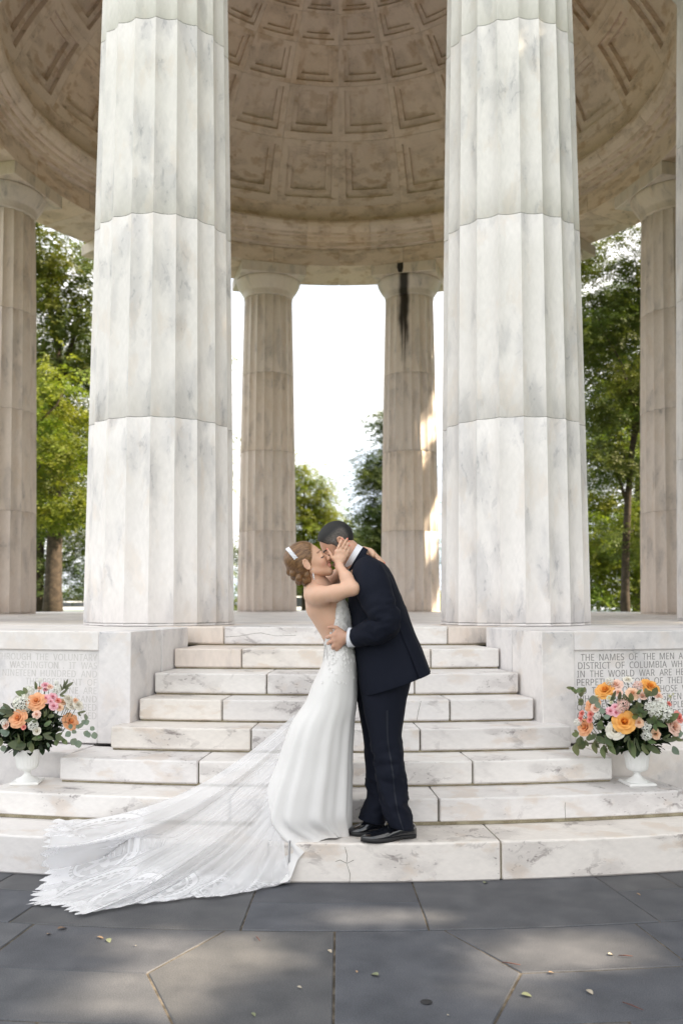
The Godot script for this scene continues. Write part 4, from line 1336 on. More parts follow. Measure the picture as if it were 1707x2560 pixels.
	for l in [[180, 305, "sprig", 160, 1.5], [140, 300, "sprig", 190, 1.3], [260, 340, "sprig", 210, 1.5], [310, 330, "sprig", 100, 1.2], [300, 480, "broad", 220, 1.3], [230, 875, "broad", 190, 1.3], [400, 920, "broad", 215, 1.3], [450, 900, "broad", 40, 1.2], [560, 940, "broad", -40, 1.6], [470, 1030, "broad", -95, 1.6], [575, 1085, "broad", -100, 1.7], [240, 1060, "broad", -100, 1.9], [280, 960, "broad", -110, 1.6], [330, 1000, "broad", -120, 1.4], [680, 1050, "broad", -80, 1.7], [640, 960, "broad", -60, 1.4], [540, 750, "broad", 60, 1.2], [580, 790, "sprig", -30, 1.4], [1430, 660, "broad", 15, 1.7], [1215, 345, "broad", 60, 1.2], [1110, 345, "broad", 140, 1.2], [1040, 330, "sprig", 30, 1.0], [1290, 750, "broad", -40, 1.4], [1220, 780, "broad", -100, 1.3], [1150, 710, "broad", 160, 1.2], [1040, 560, "broad", -60, 1.2], [960, 575, "broad", 190, 1.3], [1090, 610, "broad", 30, 1.1], [1030, 620, "broad", -90, 1.2], [970, 660, "broad", 200, 1.0], [1010, 500, "broad", 100, 1.2], [1210, 680, "broad", 80, 1.1], [1280, 590, "sprig", 100, 1.4], [1210, 1060, "broad", -55, 1.9], [1090, 1060, "broad", -70, 1.4], [940, 1060, "broad", -95, 1.9], [1000, 990, "long", -80, 1.3], [900, 990, "long", -100, 1.3], [1170, 960, "broad", -30, 1.4], [1390, 940, "long", 0, 1.3], [1500, 930, "broad", -40, 1.3], [1500, 1110, "round", -60, 1.7], [1550, 860, "round", 0, 2.0], [450, 400, "round", 100, 2.0], [530, 540, "round", -70, 1.8], [655, 650, "round", 0, 1.5], [600, 590, "round", -20, 1.4], [925, 380, "sprig", 90, 1.6], [870, 420, "long", -60, 1.0], [780, 410, "long", 80, 1.0], [700, 400, "long", 60, 1.0]]:
		ll.append([1390.0 + l[0] / 4.946, 1660.0 + l[1] / 4.946, l[2], l[3], l[4]])
	bouquet("arrangement with orange roses, button mums and broad glossy leaves", rb + Vector3(0, 0.12, 0), rb + Vector3(0, 0.192, 0), fl, ll, 0.27)

# ---------------------------------------------------------------- distance fields for bodies
class Field:
	var o: Vector3
	var c: float
	var nx: int
	var ny: int
	var nz: int
	var d := PackedFloat32Array()
	var v := PackedVector3Array()
	var ix := PackedInt32Array()

	func _init(lo: Vector3, hi: Vector3, cell: float) -> void:
		o = lo
		c = cell
		nx = int((hi.x - lo.x) / cell) + 2
		ny = int((hi.y - lo.y) / cell) + 2
		nz = int((hi.z - lo.z) / cell) + 2
		d.resize(nx * ny * nz)
		d.fill(1.0)

	# tapered capsule; sz < 1 makes it wider across z; k blends
	func capsule(a: Vector3, b: Vector3, ra: float, rb: float, k := 0.02, sz := 1.0) -> void:
		var m := maxf(ra, rb) + maxf(k, c * 3.0)
		var mz := maxf(ra, rb) / sz + maxf(k, c * 3.0)
		var x0 := clampi(int((minf(a.x, b.x) - m - o.x) / c), 0, nx - 1)
		var x1 := clampi(int((maxf(a.x, b.x) + m - o.x) / c) + 1, 0, nx - 1)
		var y0 := clampi(int((minf(a.y, b.y) - m - o.y) / c), 0, ny - 1)
		var y1 := clampi(int((maxf(a.y, b.y) + m - o.y) / c) + 1, 0, ny - 1)
		var z0 := clampi(int((minf(a.z, b.z) - mz - o.z) / c), 0, nz - 1)
		var z1 := clampi(int((maxf(a.z, b.z) + mz - o.z) / c) + 1, 0, nz - 1)
		var s := Vector3(1, 1, sz)
		var ab := (b - a) * s
		var l2 := maxf(ab.length_squared(), 1e-9)
		for z in range(z0, z1 + 1):
			for y in range(y0, y1 + 1):
				var i := (z * ny + y) * nx + x0
				var p := (o + Vector3(x0, y, z) * c - a) * s
				for x in range(x0, x1 + 1):
					var t := clampf(p.dot(ab) / l2, 0.0, 1.0)
					var e := (p - ab * t).length() - lerpf(ra, rb, t)
					var f := d[i]
					var h := k - absf(e - f)
					if h > 0.0:
						d[i] = minf(e, f) - h * h / (4.0 * k)
					elif e < f:
						d[i] = e
					i += 1
					p.x += c

	func ball(m: Vector3, r: Vector3, k := 0.02, tilt := 0.0) -> void:      # ellipsoid, turned round z
		var w := maxf(r.x, maxf(r.y, r.z)) + maxf(k, c * 3.0)
		var x0 := clampi(int((m.x - w - o.x) / c), 0, nx - 1)
		var x1 := clampi(int((m.x + w - o.x) / c) + 1, 0, nx - 1)
		var y0 := clampi(int((m.y - w - o.y) / c), 0, ny - 1)
		var y1 := clampi(int((m.y + w - o.y) / c) + 1, 0, ny - 1)
		var z0 := clampi(int((m.z - w - o.z) / c), 0, nz - 1)
		var z1 := clampi(int((m.z + w - o.z) / c) + 1, 0, nz - 1)
		var ct := cos(tilt)
		var sn := sin(tilt)
		for z in range(z0, z1 + 1):
			for y in range(y0, y1 + 1):
				var i := (z * ny + y) * nx + x0
				var p := o + Vector3(x0, y, z) * c - m
				for x in range(x0, x1 + 1):
					var q := Vector3(p.x * ct + p.y * sn, p.y * ct - p.x * sn, p.z) / r
					var k0 := q.length()
					var e := k0 * (k0 - 1.0) / maxf((q / r).length(), 1e-6)
					var f := d[i]
					var h := k - absf(e - f)
					if h > 0.0:
						d[i] = minf(e, f) - h * h / (4.0 * k)
					elif e < f:
						d[i] = e
					i += 1
					p.x += c

	func cut(n: Vector3, at: float) -> void:       # keeps the side where n . p < at
		for z in nz:
			for y in ny:
				var i := (z * ny + y) * nx
				var p := o + Vector3(0, y, z) * c
				for x in nx:
					d[i] = maxf(d[i], n.dot(p) - at)
					i += 1
					p.x += c

	func mesh() -> void:                            # surface nets
		var cell := PackedInt32Array()
		cell.resize(nx * ny * nz)
		cell.fill(-1)
		var sy := nx
		var sz := nx * ny
		var off := [0, 1, sy, sy + 1, sz, sz + 1, sz + sy, sz + sy + 1]
		var edges := [[0, 1], [2, 3], [4, 5], [6, 7], [0, 2], [1, 3], [4, 6], [5, 7], [0, 4], [1, 5], [2, 6], [3, 7]]
		var corner := []
		for k in 8:
			corner.append(Vector3(k & 1, (k >> 1) & 1, k >> 2))
		var lim := c * 2.2
		for z in nz - 1:
			for y in ny - 1:
				for x in nx - 1:
					var i := z * sz + y * sy + x
					if absf(d[i]) > lim:
						continue
					var neg := 0
					for k in 8:
						if d[i + off[k]] < 0.0:
							neg += 1
					if neg == 0 or neg == 8:
						continue
					var sum := Vector3.ZERO
					var n := 0
					for e in edges:
						var a: float = d[i + off[e[0]]]
						var b: float = d[i + off[e[1]]]
						if (a < 0.0) != (b < 0.0):
							sum += corner[e[0]].lerp(corner[e[1]], a / (a - b))
							n += 1
					cell[i] = v.size()
					v.append(o + (Vector3(x, y, z) + sum / n) * c)
		for z in range(1, nz - 1):
			for y in range(1, ny - 1):
				for x in range(1, nx - 1):
					var i := z * sz + y * sy + x
					if cell[i] < 0:
						continue
					var a := d[i] < 0.0
					for ax in 3:
						var s: int = [1, sy, sz][ax]
						if a == (d[i + s] < 0.0):
							continue
						var u: int = [sy, sz, 1][ax]
						var w: int = [sz, 1, sy][ax]
						var q := [cell[i], cell[i - u], cell[i - u - w], cell[i - w]]
						if q[0] < 0 or q[1] < 0 or q[2] < 0 or q[3] < 0:
							continue
						if a:
							ix.append_array([q[0], q[1], q[2], q[0], q[2], q[3]])
						else:
							ix.append_array([q[0], q[2], q[1], q[0], q[3], q[2]])

# collects fields of one figure into one mesh
class FigureMesh:
	var v := PackedVector3Array()
	var col := PackedColorArray()
	var ix := PackedInt32Array()

	func commit() -> ArrayMesh:
		var arr := []
		arr.resize(Mesh.ARRAY_MAX)
		arr[Mesh.ARRAY_VERTEX] = v
		arr[Mesh.ARRAY_COLOR] = col
		arr[Mesh.ARRAY_INDEX] = ix
		var am := ArrayMesh.new()
		am.add_surface_from_arrays(Mesh.PRIMITIVE_TRIANGLES, arr)
		var st := SurfaceTool.new()
		st.create_from(am, 0)
		st.generate_normals()
		return st.commit()

func add_field(s: FigureMesh, f: Field, t: Transform3D, paint: String) -> void:
	f.mesh()
	var base := s.v.size()
	for p in f.v:
		s.v.append(t * p)
		s.col.append(paint_at(p, paint))
	for i in f.ix:
		s.ix.append(base + i)

var grain3 := FastNoiseLite.new()

# colours that belong to the skin and the hair (linear); p in the part's own axes
func paint_at(p: Vector3, paint: String) -> Color:
	if paint == "bride_head":
		var c := Color(0.64, 0.385, 0.265)
		var n := grain3.get_noise_3dv(p * 60.0)
		c = c * (1.0 + n * 0.05)
		if p.distance_to(Vector3(0.055, -0.05, signf(p.z) * 0.045)) < 0.03:
			c = c.lerp(Color(0.66, 0.3, 0.23), 0.45 * (1.0 - p.distance_to(Vector3(0.055, -0.05, signf(p.z) * 0.045)) / 0.03))
		if p.x > 0.078 and absf(p.y + 0.078) < 0.011 and absf(p.z) < 0.021:
			c = Color(0.6, 0.3, 0.235)
		if p.x > 0.05 and absf(p.z) > 0.012 and absf(p.z) < 0.05:
			var z := absf(p.z)
			if absf(p.y - (0.006 + 0.006 * sin((z - 0.012) * 80.0))) < 0.0042:
				c = Color(0.3, 0.175, 0.11)                    # brow
			if absf(p.y + 0.026 - 0.004 * sin((z - 0.012) * 84.0)) < 0.0032 and z > 0.016:
				c = Color(0.03, 0.02, 0.02)                    # lashes of the closed eye
		return c
	if paint == "groom_head":
		var c := Color(0.55, 0.325, 0.225)
		if p.x > 0.078 and absf(p.y + 0.082) < 0.01 and absf(p.z) < 0.022:
			c = Color(0.52, 0.29, 0.205)
		if p.x > 0.05 and absf(p.z) > 0.012 and absf(p.z) < 0.05:
			var z := absf(p.z)
			if absf(p.y - (0.004 + 0.005 * sin((z - 0.012) * 80.0))) < 0.0042:
				c = Color(0.05, 0.035, 0.028)
			if absf(p.y + 0.024 - 0.004 * sin((z - 0.012) * 84.0)) < 0.003 and z > 0.016:
				c = Color(0.03, 0.02, 0.02)
		if p.y < -0.05 and p.x > 0.0:
			c = c.lerp(Color(0.3, 0.2, 0.16), 0.35)             # shaved beard
		return c
	if paint == "groom_skin":
		return Color(0.56, 0.325, 0.23)
	if paint == "bride_hair":
		var around := atan2(p.z, p.y + 0.03)
		var n := grain3.get_noise_3d(around * 15.0, p.x * 11.0, Vector2(p.y, p.z).length() * 60.0)
		var line := p.dot(Vector3(0.8645, -0.5026, 0)) - 0.028
		if line > -0.016 and n * 0.5 + 0.5 < smoothstep(-0.016, 0.002, line) * 1.1:
			return Color(0.5, 0.3, 0.2)
		return Color(0.085, 0.04, 0.016).lerp(Color(0.26, 0.14, 0.06), clampf(0.45 + n * 1.1, 0.0, 1.0))
	if paint == "groom_hair":
		var n := grain3.get_noise_3d(p.x * 150.0, p.y * 70.0, p.z * 150.0)
		var side := smoothstep(0.048, 0.066, absf(p.z)) * (1.0 - smoothstep(0.035, 0.065, p.y))
		return Color(0.012, 0.012, 0.014).lerp(Color(0.11, 0.098, 0.088), clampf(side * (0.75 + n * 0.9), 0.0, 1.0))
	return Color(0.65, 0.40, 0.285)                             # bride_skin

func head_field(s: float) -> Field:      # x forward, y up, z to the side; ears level with the origin
	var f := Field.new(Vector3(-0.125, -0.19, -0.098) * s, Vector3(0.125, 0.125, 0.098) * s, 0.0033)
	f.ball(Vector3(-0.012, 0.02, 0) * s, Vector3(0.092, 0.084, 0.071) * s, 0.02)
	f.ball(Vector3(0.033, -0.03, 0) * s, Vector3(0.054, 0.077, 0.052) * s, 0.035)
	for q in [-1.0, 1.0]:
		f.capsule(Vector3(-0.014, -0.062, 0.044 * q) * s, Vector3(0.062, -0.104, 0.01 * q) * s, 0.016 * s, 0.014 * s, 0.028)
		f.ball(Vector3(0.055, -0.04, 0.033 * q) * s, Vector3(0.021, 0.02, 0.017) * s, 0.022)
		f.ball(Vector3(0.0775, -0.02, 0.031 * q) * s, Vector3(0.011, 0.0105, 0.015) * s, 0.007)
		f.ball(Vector3(0.097, -0.05, 0.009 * q) * s, Vector3(0.009, 0.007, 0.0075) * s, 0.006)
		# ear: a rim round a thin shell
		var rim := []
		for k in 8:
			var a := lerpf(-2.3, 2.6, k / 7.0)
			rim.append(Vector3(-0.02 - 0.017 * cos(a) * 0.9, -0.016 + 0.03 * sin(a) * (1.0 if sin(a) > 0 else 0.85), (0.078 + 0.004 * cos(a)) * q) * s)
		for k in 7:
			f.capsule(rim[k], rim[k + 1], 0.0048 * s, 0.0048 * s, 0.003)
		f.ball(Vector3(-0.019, -0.018, 0.073 * q) * s, Vector3(0.017, 0.028, 0.0065) * s, 0.006)
	f.ball(Vector3(0.068, -0.106, 0) * s, Vector3(0.018, 0.016, 0.02) * s, 0.018)
	f.capsule(Vector3(0.079, 0.003, -0.026) * s, Vector3(0.079, 0.003, 0.026) * s, 0.009 * s, 0.009 * s, 0.02)
	f.capsule(Vector3(0.086, -0.008, 0) * s, Vector3(0.107, -0.044, 0) * s, 0.0065 * s, 0.0095 * s, 0.012)
	for y in [-0.0735, -0.083]:
		f.capsule(Vector3(0.084, y, -0.016) * s, Vector3(0.0895, y, 0) * s, 0.005 * s, 0.0068 * s, 0.005)
		f.capsule(Vector3(0.084, y, 0.016) * s, Vector3(0.0895, y, 0) * s, 0.005 * s, 0.0068 * s, 0.005)
	return f

# fingers: lists of points, each with the radius at the root; the palm is a fan of capsules from the wrist
func hand_field(wrist: Vector3, palm: Array, fingers: Array, r: float) -> Field:
	var lo := wrist
	var hi := wrist
	for l in [palm] + fingers:
		for p in l:
			lo = Vector3(minf(lo.x, p.x), minf(lo.y, p.y), minf(lo.z, p.z))
			hi = Vector3(maxf(hi.x, p.x), maxf(hi.y, p.y), maxf(hi.z, p.z))
	var e := Vector3.ONE * 0.035
	var f := Field.new(lo - e, hi + e, 0.003)
	for i in palm.size():
		f.capsule(wrist, palm[i], r * 1.75, r * 1.12, 0.012)
		if i:
			f.capsule(palm[i - 1], palm[i], r * 1.1, r * 1.1, 0.01)
			f.capsule(wrist.lerp(palm[i - 1], 0.5), wrist.lerp(palm[i], 0.5), r * 1.3, r * 1.3, 0.01)
	for l in fingers:
		for k in l.size() - 1:
			var a: float = r * (1.0 - 0.1 * k)
			f.capsule(l[k], l[k + 1], a, a * 0.88, 0.004)
	return f

# z1 / z4: pixels of two enlargements of the photograph
func z1(x: float, y: float, z: float) -> Vector3:
	return on_z(680.0 + x / 5.2267, 1280.0 + y / 5.2267, z)

func z4(x: float, y: float, z: float) -> Vector3:
	return on_z(650.0 + x / 3.2667, 1270.0 + y / 3.2667, z)

func z2(x: float, y: float, z: float) -> Vector3:
	return on_z(740.0 + x / 4.3556, 1480.0 + y / 4.3556, z)

# rings between a left and a right outline: sections [left x, left y, right x, right y, z, half depth]
func loft(secs: Array, nrows: int, nsegs: int, roundness := 1.0) -> Array:
	var a := []
	var b := []
	for s in secs:
		a.append(Vector3(s[0], s[1], s[4]))
		b.append(Vector3(s[2], s[3], s[5]))
	var rows := []
	for i in nrows:
		var t := float(i) / (nrows - 1) * (secs.size() - 1)
		var p: Vector3 = catmull(a, t)
		var q: Vector3 = catmull(b, t)
		var l := on_z(p.x, p.y, p.z)
		var r := on_z(q.x, q.y, p.z)
		var row := PackedVector3Array()
		for k in nsegs:
			var g := TAU * k / nsegs
			var cx := signf(cos(g)) * pow(absf(cos(g)), roundness)
			var sx := signf(sin(g)) * pow(absf(sin(g)), roundness)
			row.append((l + r) * 0.5 + (r - l) * 0.5 * cx + Vector3(0, 0, q.z) * sx)
		rows.append(row)
	return rows

# creases: pushes the points of rings in and out; amount(row) * noise stretched along the rings
func crease(rows: Array, amount: float, freq: Vector3, seed_: int, from := 0.0, to := 1.0) -> void:
	var n := noise(FastNoiseLite.TYPE_SIMPLEX_SMOOTH, 1.0, seed_, FastNoiseLite.FRACTAL_RIDGED, 2)
	for i in rows.size():
		var t := float(i) / (rows.size() - 1)
		var k := amount * smoothstep(from - 0.08, from + 0.08, t) * (1.0 - smoothstep(to - 0.08, to + 0.08, t))
		if k <= 0.0:
			continue
		var mid := Vector3.ZERO
		for p in rows[i]:
			mid += p
		mid /= rows[i].size()
		for c in rows[i].size():
			var p: Vector3 = rows[i][c]
			rows[i][c] = p + (p - mid).normalized() * k * n.get_noise_3dv(p * freq)

func cloth(c: Color, rough: float, sheen := 0.3) -> StandardMaterial3D:
	var m := StandardMaterial3D.new()
	m.albedo_color = c
	m.roughness = rough
	m.rim_enabled = true
	m.rim = sheen
	m.rim_tint = 0.6
	m.metallic_specular = 0.3
	return m

func skin_mat() -> StandardMaterial3D:
	var m := StandardMaterial3D.new()
	m.vertex_color_use_as_albedo = true
	m.roughness = 0.48
	m.subsurf_scatter_enabled = true
	m.subsurf_scatter_strength = 0.12
	return m

func head_place(ear: Vector3, forward: Vector2, s: Vector3) -> Transform3D:
	var f := Vector3(forward.x, forward.y, 0).normalized()
	var u := Vector3(-f.y, f.x, 0) if f.x > 0 else Vector3(f.y, -f.x, 0)
	return Transform3D(Basis(f * s.x, u * s.y, Vector3(0, 0, s.z)), ear + f * 0.016 * s.x + u * 0.02 * s.y)

# ---------------------------------------------------------------- the groom
func build_groom() -> void:
	grain3.frequency = 1.0
	grain3.noise_type = FastNoiseLite.TYPE_SIMPLEX_SMOOTH
	var feet := Vector3(0.2, step_h(1), 8.12)
	var t := thing("person", "person in a dark navy suit bending to kiss, hand round the other's waist", "person", feet)
	var skin := FigureMesh.new()
	var back := Transform3D(Basis(), -feet)
	# head, looking down to the left
	var hs := 1.0
	var hp := head_place(z1(912, 418, 8.05), Vector2(-0.755, -0.656), Vector3(0.93, 0.96, 0.98))
	add_field(skin, head_field(hs), back * hp, "groom_head")
	# body under the clothes
	var f := Field.new(Vector3(-0.15, 0.22, 7.78), Vector3(0.55, 1.62, 8.50), 0.014)
	var neck := z1(1000, 520, 8.08)
	var chest := z4(915, 640, 8.08)
	var belly := z4(985, 980, 8.08)
	var hip := z4(1040, 1290, 8.09)
	f.capsule(hp * Vector3(-0.02, -0.06, 0), neck, 0.053, 0.05, 0.03)
	f.capsule(neck, z4(855, 520, 8.08), 0.05, 0.06, 0.03)
	f.capsule(chest, belly, 0.1, 0.1, 0.04, 0.75)
	f.capsule(belly, hip, 0.1, 0.105, 0.04, 0.75)
	f.capsule(z4(880, 520, 8.08), chest, 0.07, 0.1, 0.04, 0.7)
	f.capsule(z4(880, 520, 8.20), z4(985, 800, 8.28), 0.055, 0.05, 0.03)
	f.capsule(z4(985, 800, 8.28), z4(1030, 925, 8.32), 0.05, 0.042, 0.03)
	f.capsule(z4(1030, 925, 8.32), z2(600, 490, 8.235), 0.042, 0.027, 0.03)
	f.capsule(z2(600, 490, 8.235), z2(545, 490, 8.225), 0.027, 0.026, 0.02)
	f.capsule(z4(900, 520, 7.95), z4(930, 800, 7.88), 0.055, 0.05, 0.03)
	f.capsule(z4(930, 800, 7.88), z4(760, 960, 7.9), 0.042, 0.03, 0.03)
	f.capsule(hip + Vector3(0, 0, 0.08), on_z(965, 1850, 8.16), 0.085, 0.055, 0.03)
	f.capsule(on_z(965, 1850, 8.16), on_z(995, 2040, 8.175), 0.05, 0.036, 0.03)
	f.capsule(hip - Vector3(0, 0, 0.08), on_z(950, 1850, 8.03), 0.085, 0.055, 0.03)
	f.capsule(on_z(950, 1850, 8.03), on_z(940, 2030, 8.05), 0.05, 0.036, 0.03)
	add_field(skin, f, back, "groom_skin")
	# the hand on her waist
	var zz := 8.225
	var wrist := z2(545, 490, zz)
	var hand := hand_field(wrist, [z2(455, 420, zz), z2(420, 470, zz + 0.004), z2(415, 525, zz + 0.004), z2(430, 575, zz), z2(460, 600, zz - 0.006)], [[z2(500, 430, zz), z2(440, 388, zz + 0.004), z2(395, 380, zz), z2(358, 384, zz - 0.004)], [z2(420, 470, zz + 0.004), z2(372, 482, zz), z2(337, 494, zz - 0.016)], [z2(415, 525, zz + 0.004), z2(375, 540, zz), z2(350, 560, zz - 0.014)], [z2(430, 575, zz), z2(405, 590, zz + 0.002), z2(400, 612, zz - 0.012)], [z2(460, 600, zz - 0.006), z2(440, 618, zz - 0.004), z2(445, 636, zz - 0.014)]], 0.0105)
	add_field(skin, hand, back, "groom_skin")
	obj("body", skin.commit(), skin_mat(), t)
	obj("wedding_ring", ring_mesh(z2(418, 583, zz) - feet, z2(404, 592, zz + 0.002) - feet, 0.0105), mat(lin(0.02, 0.02, 0.022), 0.25), t)
	# hair: a close cap that follows the skull
	var hf := Field.new(Vector3(-0.13, -0.08, -0.1), Vector3(0.12, 0.13, 0.1), 0.0045)
	hf.ball(Vector3(-0.014, 0.024, 0) * hs, Vector3(0.096, 0.088, 0.0742) * hs, 0.02)
	hf.ball(Vector3(0.024, 0.05, 0), Vector3(0.05, 0.042, 0.052), 0.03)
	hf.cut(Vector3(0.633, -0.774, 0).normalized(), 0.0135)
	hf.cut(Vector3(0.9, -0.436, 0).normalized(), 0.031)
	hf.cut(Vector3(-0.35, -1.0, 0).normalized(), 0.068)
	hf.capsule(Vector3(0.012, 0.01, 0.071), Vector3(0.012, -0.028, 0.0735), 0.011, 0.005, 0.01)
	var hair := FigureMesh.new()
	add_field(hair, hf, back * hp, "groom_hair")
	var hm := func_hair(0.72)
	obj("hair", hair.commit(), hm, t)
	# jacket
	var navy := cloth(lin(0.0055, 0.0075, 0.016), 0.8, 0.06)
	navy.normal_enabled = true
	navy.normal_texture = weave_texture(0.8)
	navy.normal_scale = 0.5
	navy.uv1_triplanar = true
	navy.uv1_scale = Vector3.ONE * 9.0
	var js := []
	for s in [[778, 470, 838, 352, 8.075, 0.07], [762, 520, 905, 398, 8.075, 0.12], [752, 560, 1000, 448, 8.08, 0.175], [742, 610, 1060, 520, 8.08, 0.205], [728, 690, 1112, 625, 8.08, 0.212], [722, 790, 1160, 755, 8.08, 0.2], [738, 900, 1212, 885, 8.08, 0.188], [756, 1030, 1262, 1020, 8.08, 0.18], [772, 1170, 1318, 1150, 8.085, 0.185], [790, 1320, 1362, 1265, 8.09, 0.195], [808, 1450, 1380, 1318, 8.095, 0.2], [822, 1528, 1386, 1334, 8.095, 0.2]]:
		js.append([650 + s[0] / 3.2667, 1270 + s[1] / 3.2667, 650 + s[2] / 3.2667, 1270 + s[3] / 3.2667, s[4], s[5]])
	var rows := loft(js, 70, 72, 0.86)
	crease(rows, 0.006, Vector3(9, 5, 9), 3, 0.2, 0.62)
	crease(rows, 0.003, Vector3(6, 2.5, 6), 5, 0.6, 1.0)
	shift(rows, -feet)
	var jacket := obj("jacket", sheet(rows, true, true), navy, t)
	# back vent: the near flap lies over the far one
	var flap := []
	for i in range(40, 70):
		var g := (i - 40) / 29.0
		var row := PackedVector3Array()
		for q in 9:
			var k := 13.2 - 5.6 * g * 0.35 - q * 0.85
			var a := int(floor(k)) % 72
			var p: Vector3 = rows[i][(a + 72) % 72].lerp(rows[i][(a + 73) % 72], k - floor(k))
			var mid := Vector3.ZERO
			for w in rows[i]:
				mid += w
			mid /= 72.0
			row.append(p + (p - mid).normalized() * (0.004 + 0.006 * g) * (1.0 if q < 8 else 0.2))
		flap.append(row)
	obj("vent_flap", sheet(flap), navy, jacket)
	# sleeve on the near arm
	var sleeve_pts := [z4(868, 470, 8.19), z4(885, 540, 8.225), z4(918, 640, 8.26), z4(955, 740, 8.285), z4(990, 835, 8.305), z4(1018, 905, 8.315), z4(1010, 955, 8.315), z4(955, 990, 8.30), z4(880, 1020, 8.28), z4(815, 1045, 8.255), z4(775, 1058, 8.24)]
	var sleeve_rad := [0.062, 0.08, 0.084, 0.079, 0.073, 0.068, 0.066, 0.064, 0.057, 0.05, 0.0475]
	var sp := []
	var sr := []
	for i in 56:
		var g := i / 55.0 * (sleeve_pts.size() - 1)
		sp.append(catmull(sleeve_pts, g))
		sr.append(catmull(sleeve_rad, g))
	var srows := tube_rows(sp, sr, 40)
	crease(srows, 0.011, Vector3(9, 16, 9), 9, 0.34, 0.8)
	crease(srows, 0.005, Vector3(7, 7, 7), 10, 0.0, 1.0)
	shift(srows, -feet)
	obj("sleeve", sheet(srows, true, true), navy, jacket)
	var far_pts := [z4(900, 500, 7.93), z4(930, 800, 7.86), z4(860, 930, 7.87), z4(775, 960, 7.9)]
	var fr := tube_rows(far_pts, [0.08, 0.075, 0.062, 0.048], 24)
	shift(fr, -feet)
	obj("sleeve", sheet(fr, true, true), navy, jacket)
	# jacket collar round the neck, white shirt collar and cuff, teal tie
	var white := cloth(lin(0.74, 0.75, 0.80), 0.75, 0.2)
	obj("jacket_collar", band(z4(800, 428, 8.075), Vector3(0.52, 0.85, 0), 0.066, 0.075, 0.030, 0.006, feet), navy, t)
	obj("shirt_collar", band(z4(778, 404, 8.075), Vector3(0.5, 0.86, 0), 0.06, 0.067, 0.05, 0.004, feet), white, t)
	var cuff := tube_rows([z4(800, 1052, 8.24), z4(760, 1058, 8.236), z4(722, 1056, 8.23), z4(718, 1056, 8.23), z4(740, 1056, 8.23)], [0.044, 0.0465, 0.0475, 0.045, 0.038], 28)
	shift(cuff, -feet)
	obj("shirt_cuff", sheet(cuff, true), white, t)
	obj("tie", tube([z4(705, 515, 8.085) - feet, z4(725, 530, 8.1) - feet, z4(745, 560, 8.1) - feet], [0.01, 0.014, 0.012], 10), cloth(lin(0.2, 0.42, 0.36), 0.5), t)
	# trousers
	var dark := cloth(lin(0.0065, 0.0085, 0.017), 0.8, 0.06)
	dark.normal_enabled = true
	dark.normal_texture = navy.normal_texture
	dark.normal_scale = 0.4
	dark.uv1_triplanar = true
	dark.uv1_scale = Vector3.ONE * 9.0
	var trousers := part("trousers", t)
	var near_leg := loft([[893, 1610, 1040, 1610, 8.12, 0.13], [896, 1690, 1030, 1690, 8.13, 0.125], [905, 1750, 1016, 1750, 8.15, 0.105], [914, 1800, 1008, 1800, 8.155, 0.095], [924, 1845, 1003, 1845, 8.16, 0.088], [934, 1890, 1007, 1890, 8.165, 0.084], [941, 1930, 1012, 1930, 8.17, 0.082], [946, 1970, 1015, 1970, 8.17, 0.08], [953, 2010, 1020, 2010, 8.175, 0.078], [962, 2040, 1028, 2045, 8.175, 0.078], [972, 2062, 1034, 2070, 8.175, 0.076]], 60, 44)
	crease(near_leg, 0.012, Vector3(7, 12, 7), 21, 0.42, 1.0)
	crease(near_leg, 0.003, Vector3(9, 3, 9), 22, 0.0, 0.6)
	shift(near_leg, -feet)
	obj("trouser_leg", sheet(near_leg, true, true), dark, trousers)
	var far_leg := loft([[880, 1620, 1000, 1620, 8.04, 0.12], [886, 1700, 1000, 1700, 8.035, 0.11], [892, 1750, 992, 1750, 8.03, 0.1], [902, 1810, 988, 1810, 8.03, 0.09], [910, 1860, 985, 1860, 8.03, 0.085], [917, 1935, 985, 1935, 8.035, 0.08], [915, 1958, 983, 1958, 8.035, 0.08], [921, 1980, 982, 1982, 8.04, 0.078], [909, 2018, 974, 2018, 8.045, 0.076], [896, 2043, 962, 2058, 8.045, 0.074]], 56, 40)
	crease(far_leg, 0.011, Vector3(7, 12, 7), 27, 0.45, 1.0)
	shift(far_leg, -feet)
	obj("trouser_leg", sheet(far_leg, true, true), dark, trousers)
	var seam := []
	for i in range(14, 60):
		var row := PackedVector3Array()
		for q in 3:
			var p: Vector3 = near_leg[i][9 + q].lerp(near_leg[i][10 + q], 0.35)
			if q == 0:
				p = near_leg[i][10].lerp(near_leg[i][11], 0.1)
			if q == 2:
				p = near_leg[i][10].lerp(near_leg[i][11], 0.75)
			if q == 1:
				p = near_leg[i][10].lerp(near_leg[i][11], 0.42)
			row.append(p + Vector3(0, 0, 0.0022))
		seam.append(row)
	var satin := cloth(lin(0.016, 0.019, 0.028), 0.4)
	obj("satin_stripe", sheet(seam), satin, trousers)
	# shoes
	shoe(t, on_y(1035, 2092, step_h(1)) - feet, on_y(903, 2107, step_h(1)) - feet)
	shoe(t, on_y(962, 2081, step_h(1)) - feet, on_y(868, 2088, step_h(1)) - feet)

func shift(rows: Array, by: Vector3) -> void:
	for i in rows.size():
		for c in rows[i].size():
			rows[i][c] = rows[i][c] + by

func func_hair(rough: float) -> StandardMaterial3D:
	var m := StandardMaterial3D.new()
	m.vertex_color_use_as_albedo = true
	m.roughness = rough
	return m

func weave_texture(amount: float) -> ImageTexture:
	var n := noise(FastNoiseLite.TYPE_VALUE_CUBIC, 0.35, 3, FastNoiseLite.FRACTAL_FBM, 2)
	var im := n.get_seamless_image(256, 256)
	im.bump_map_to_normal_map(amount)
	return ImageTexture.create_from_image(im)

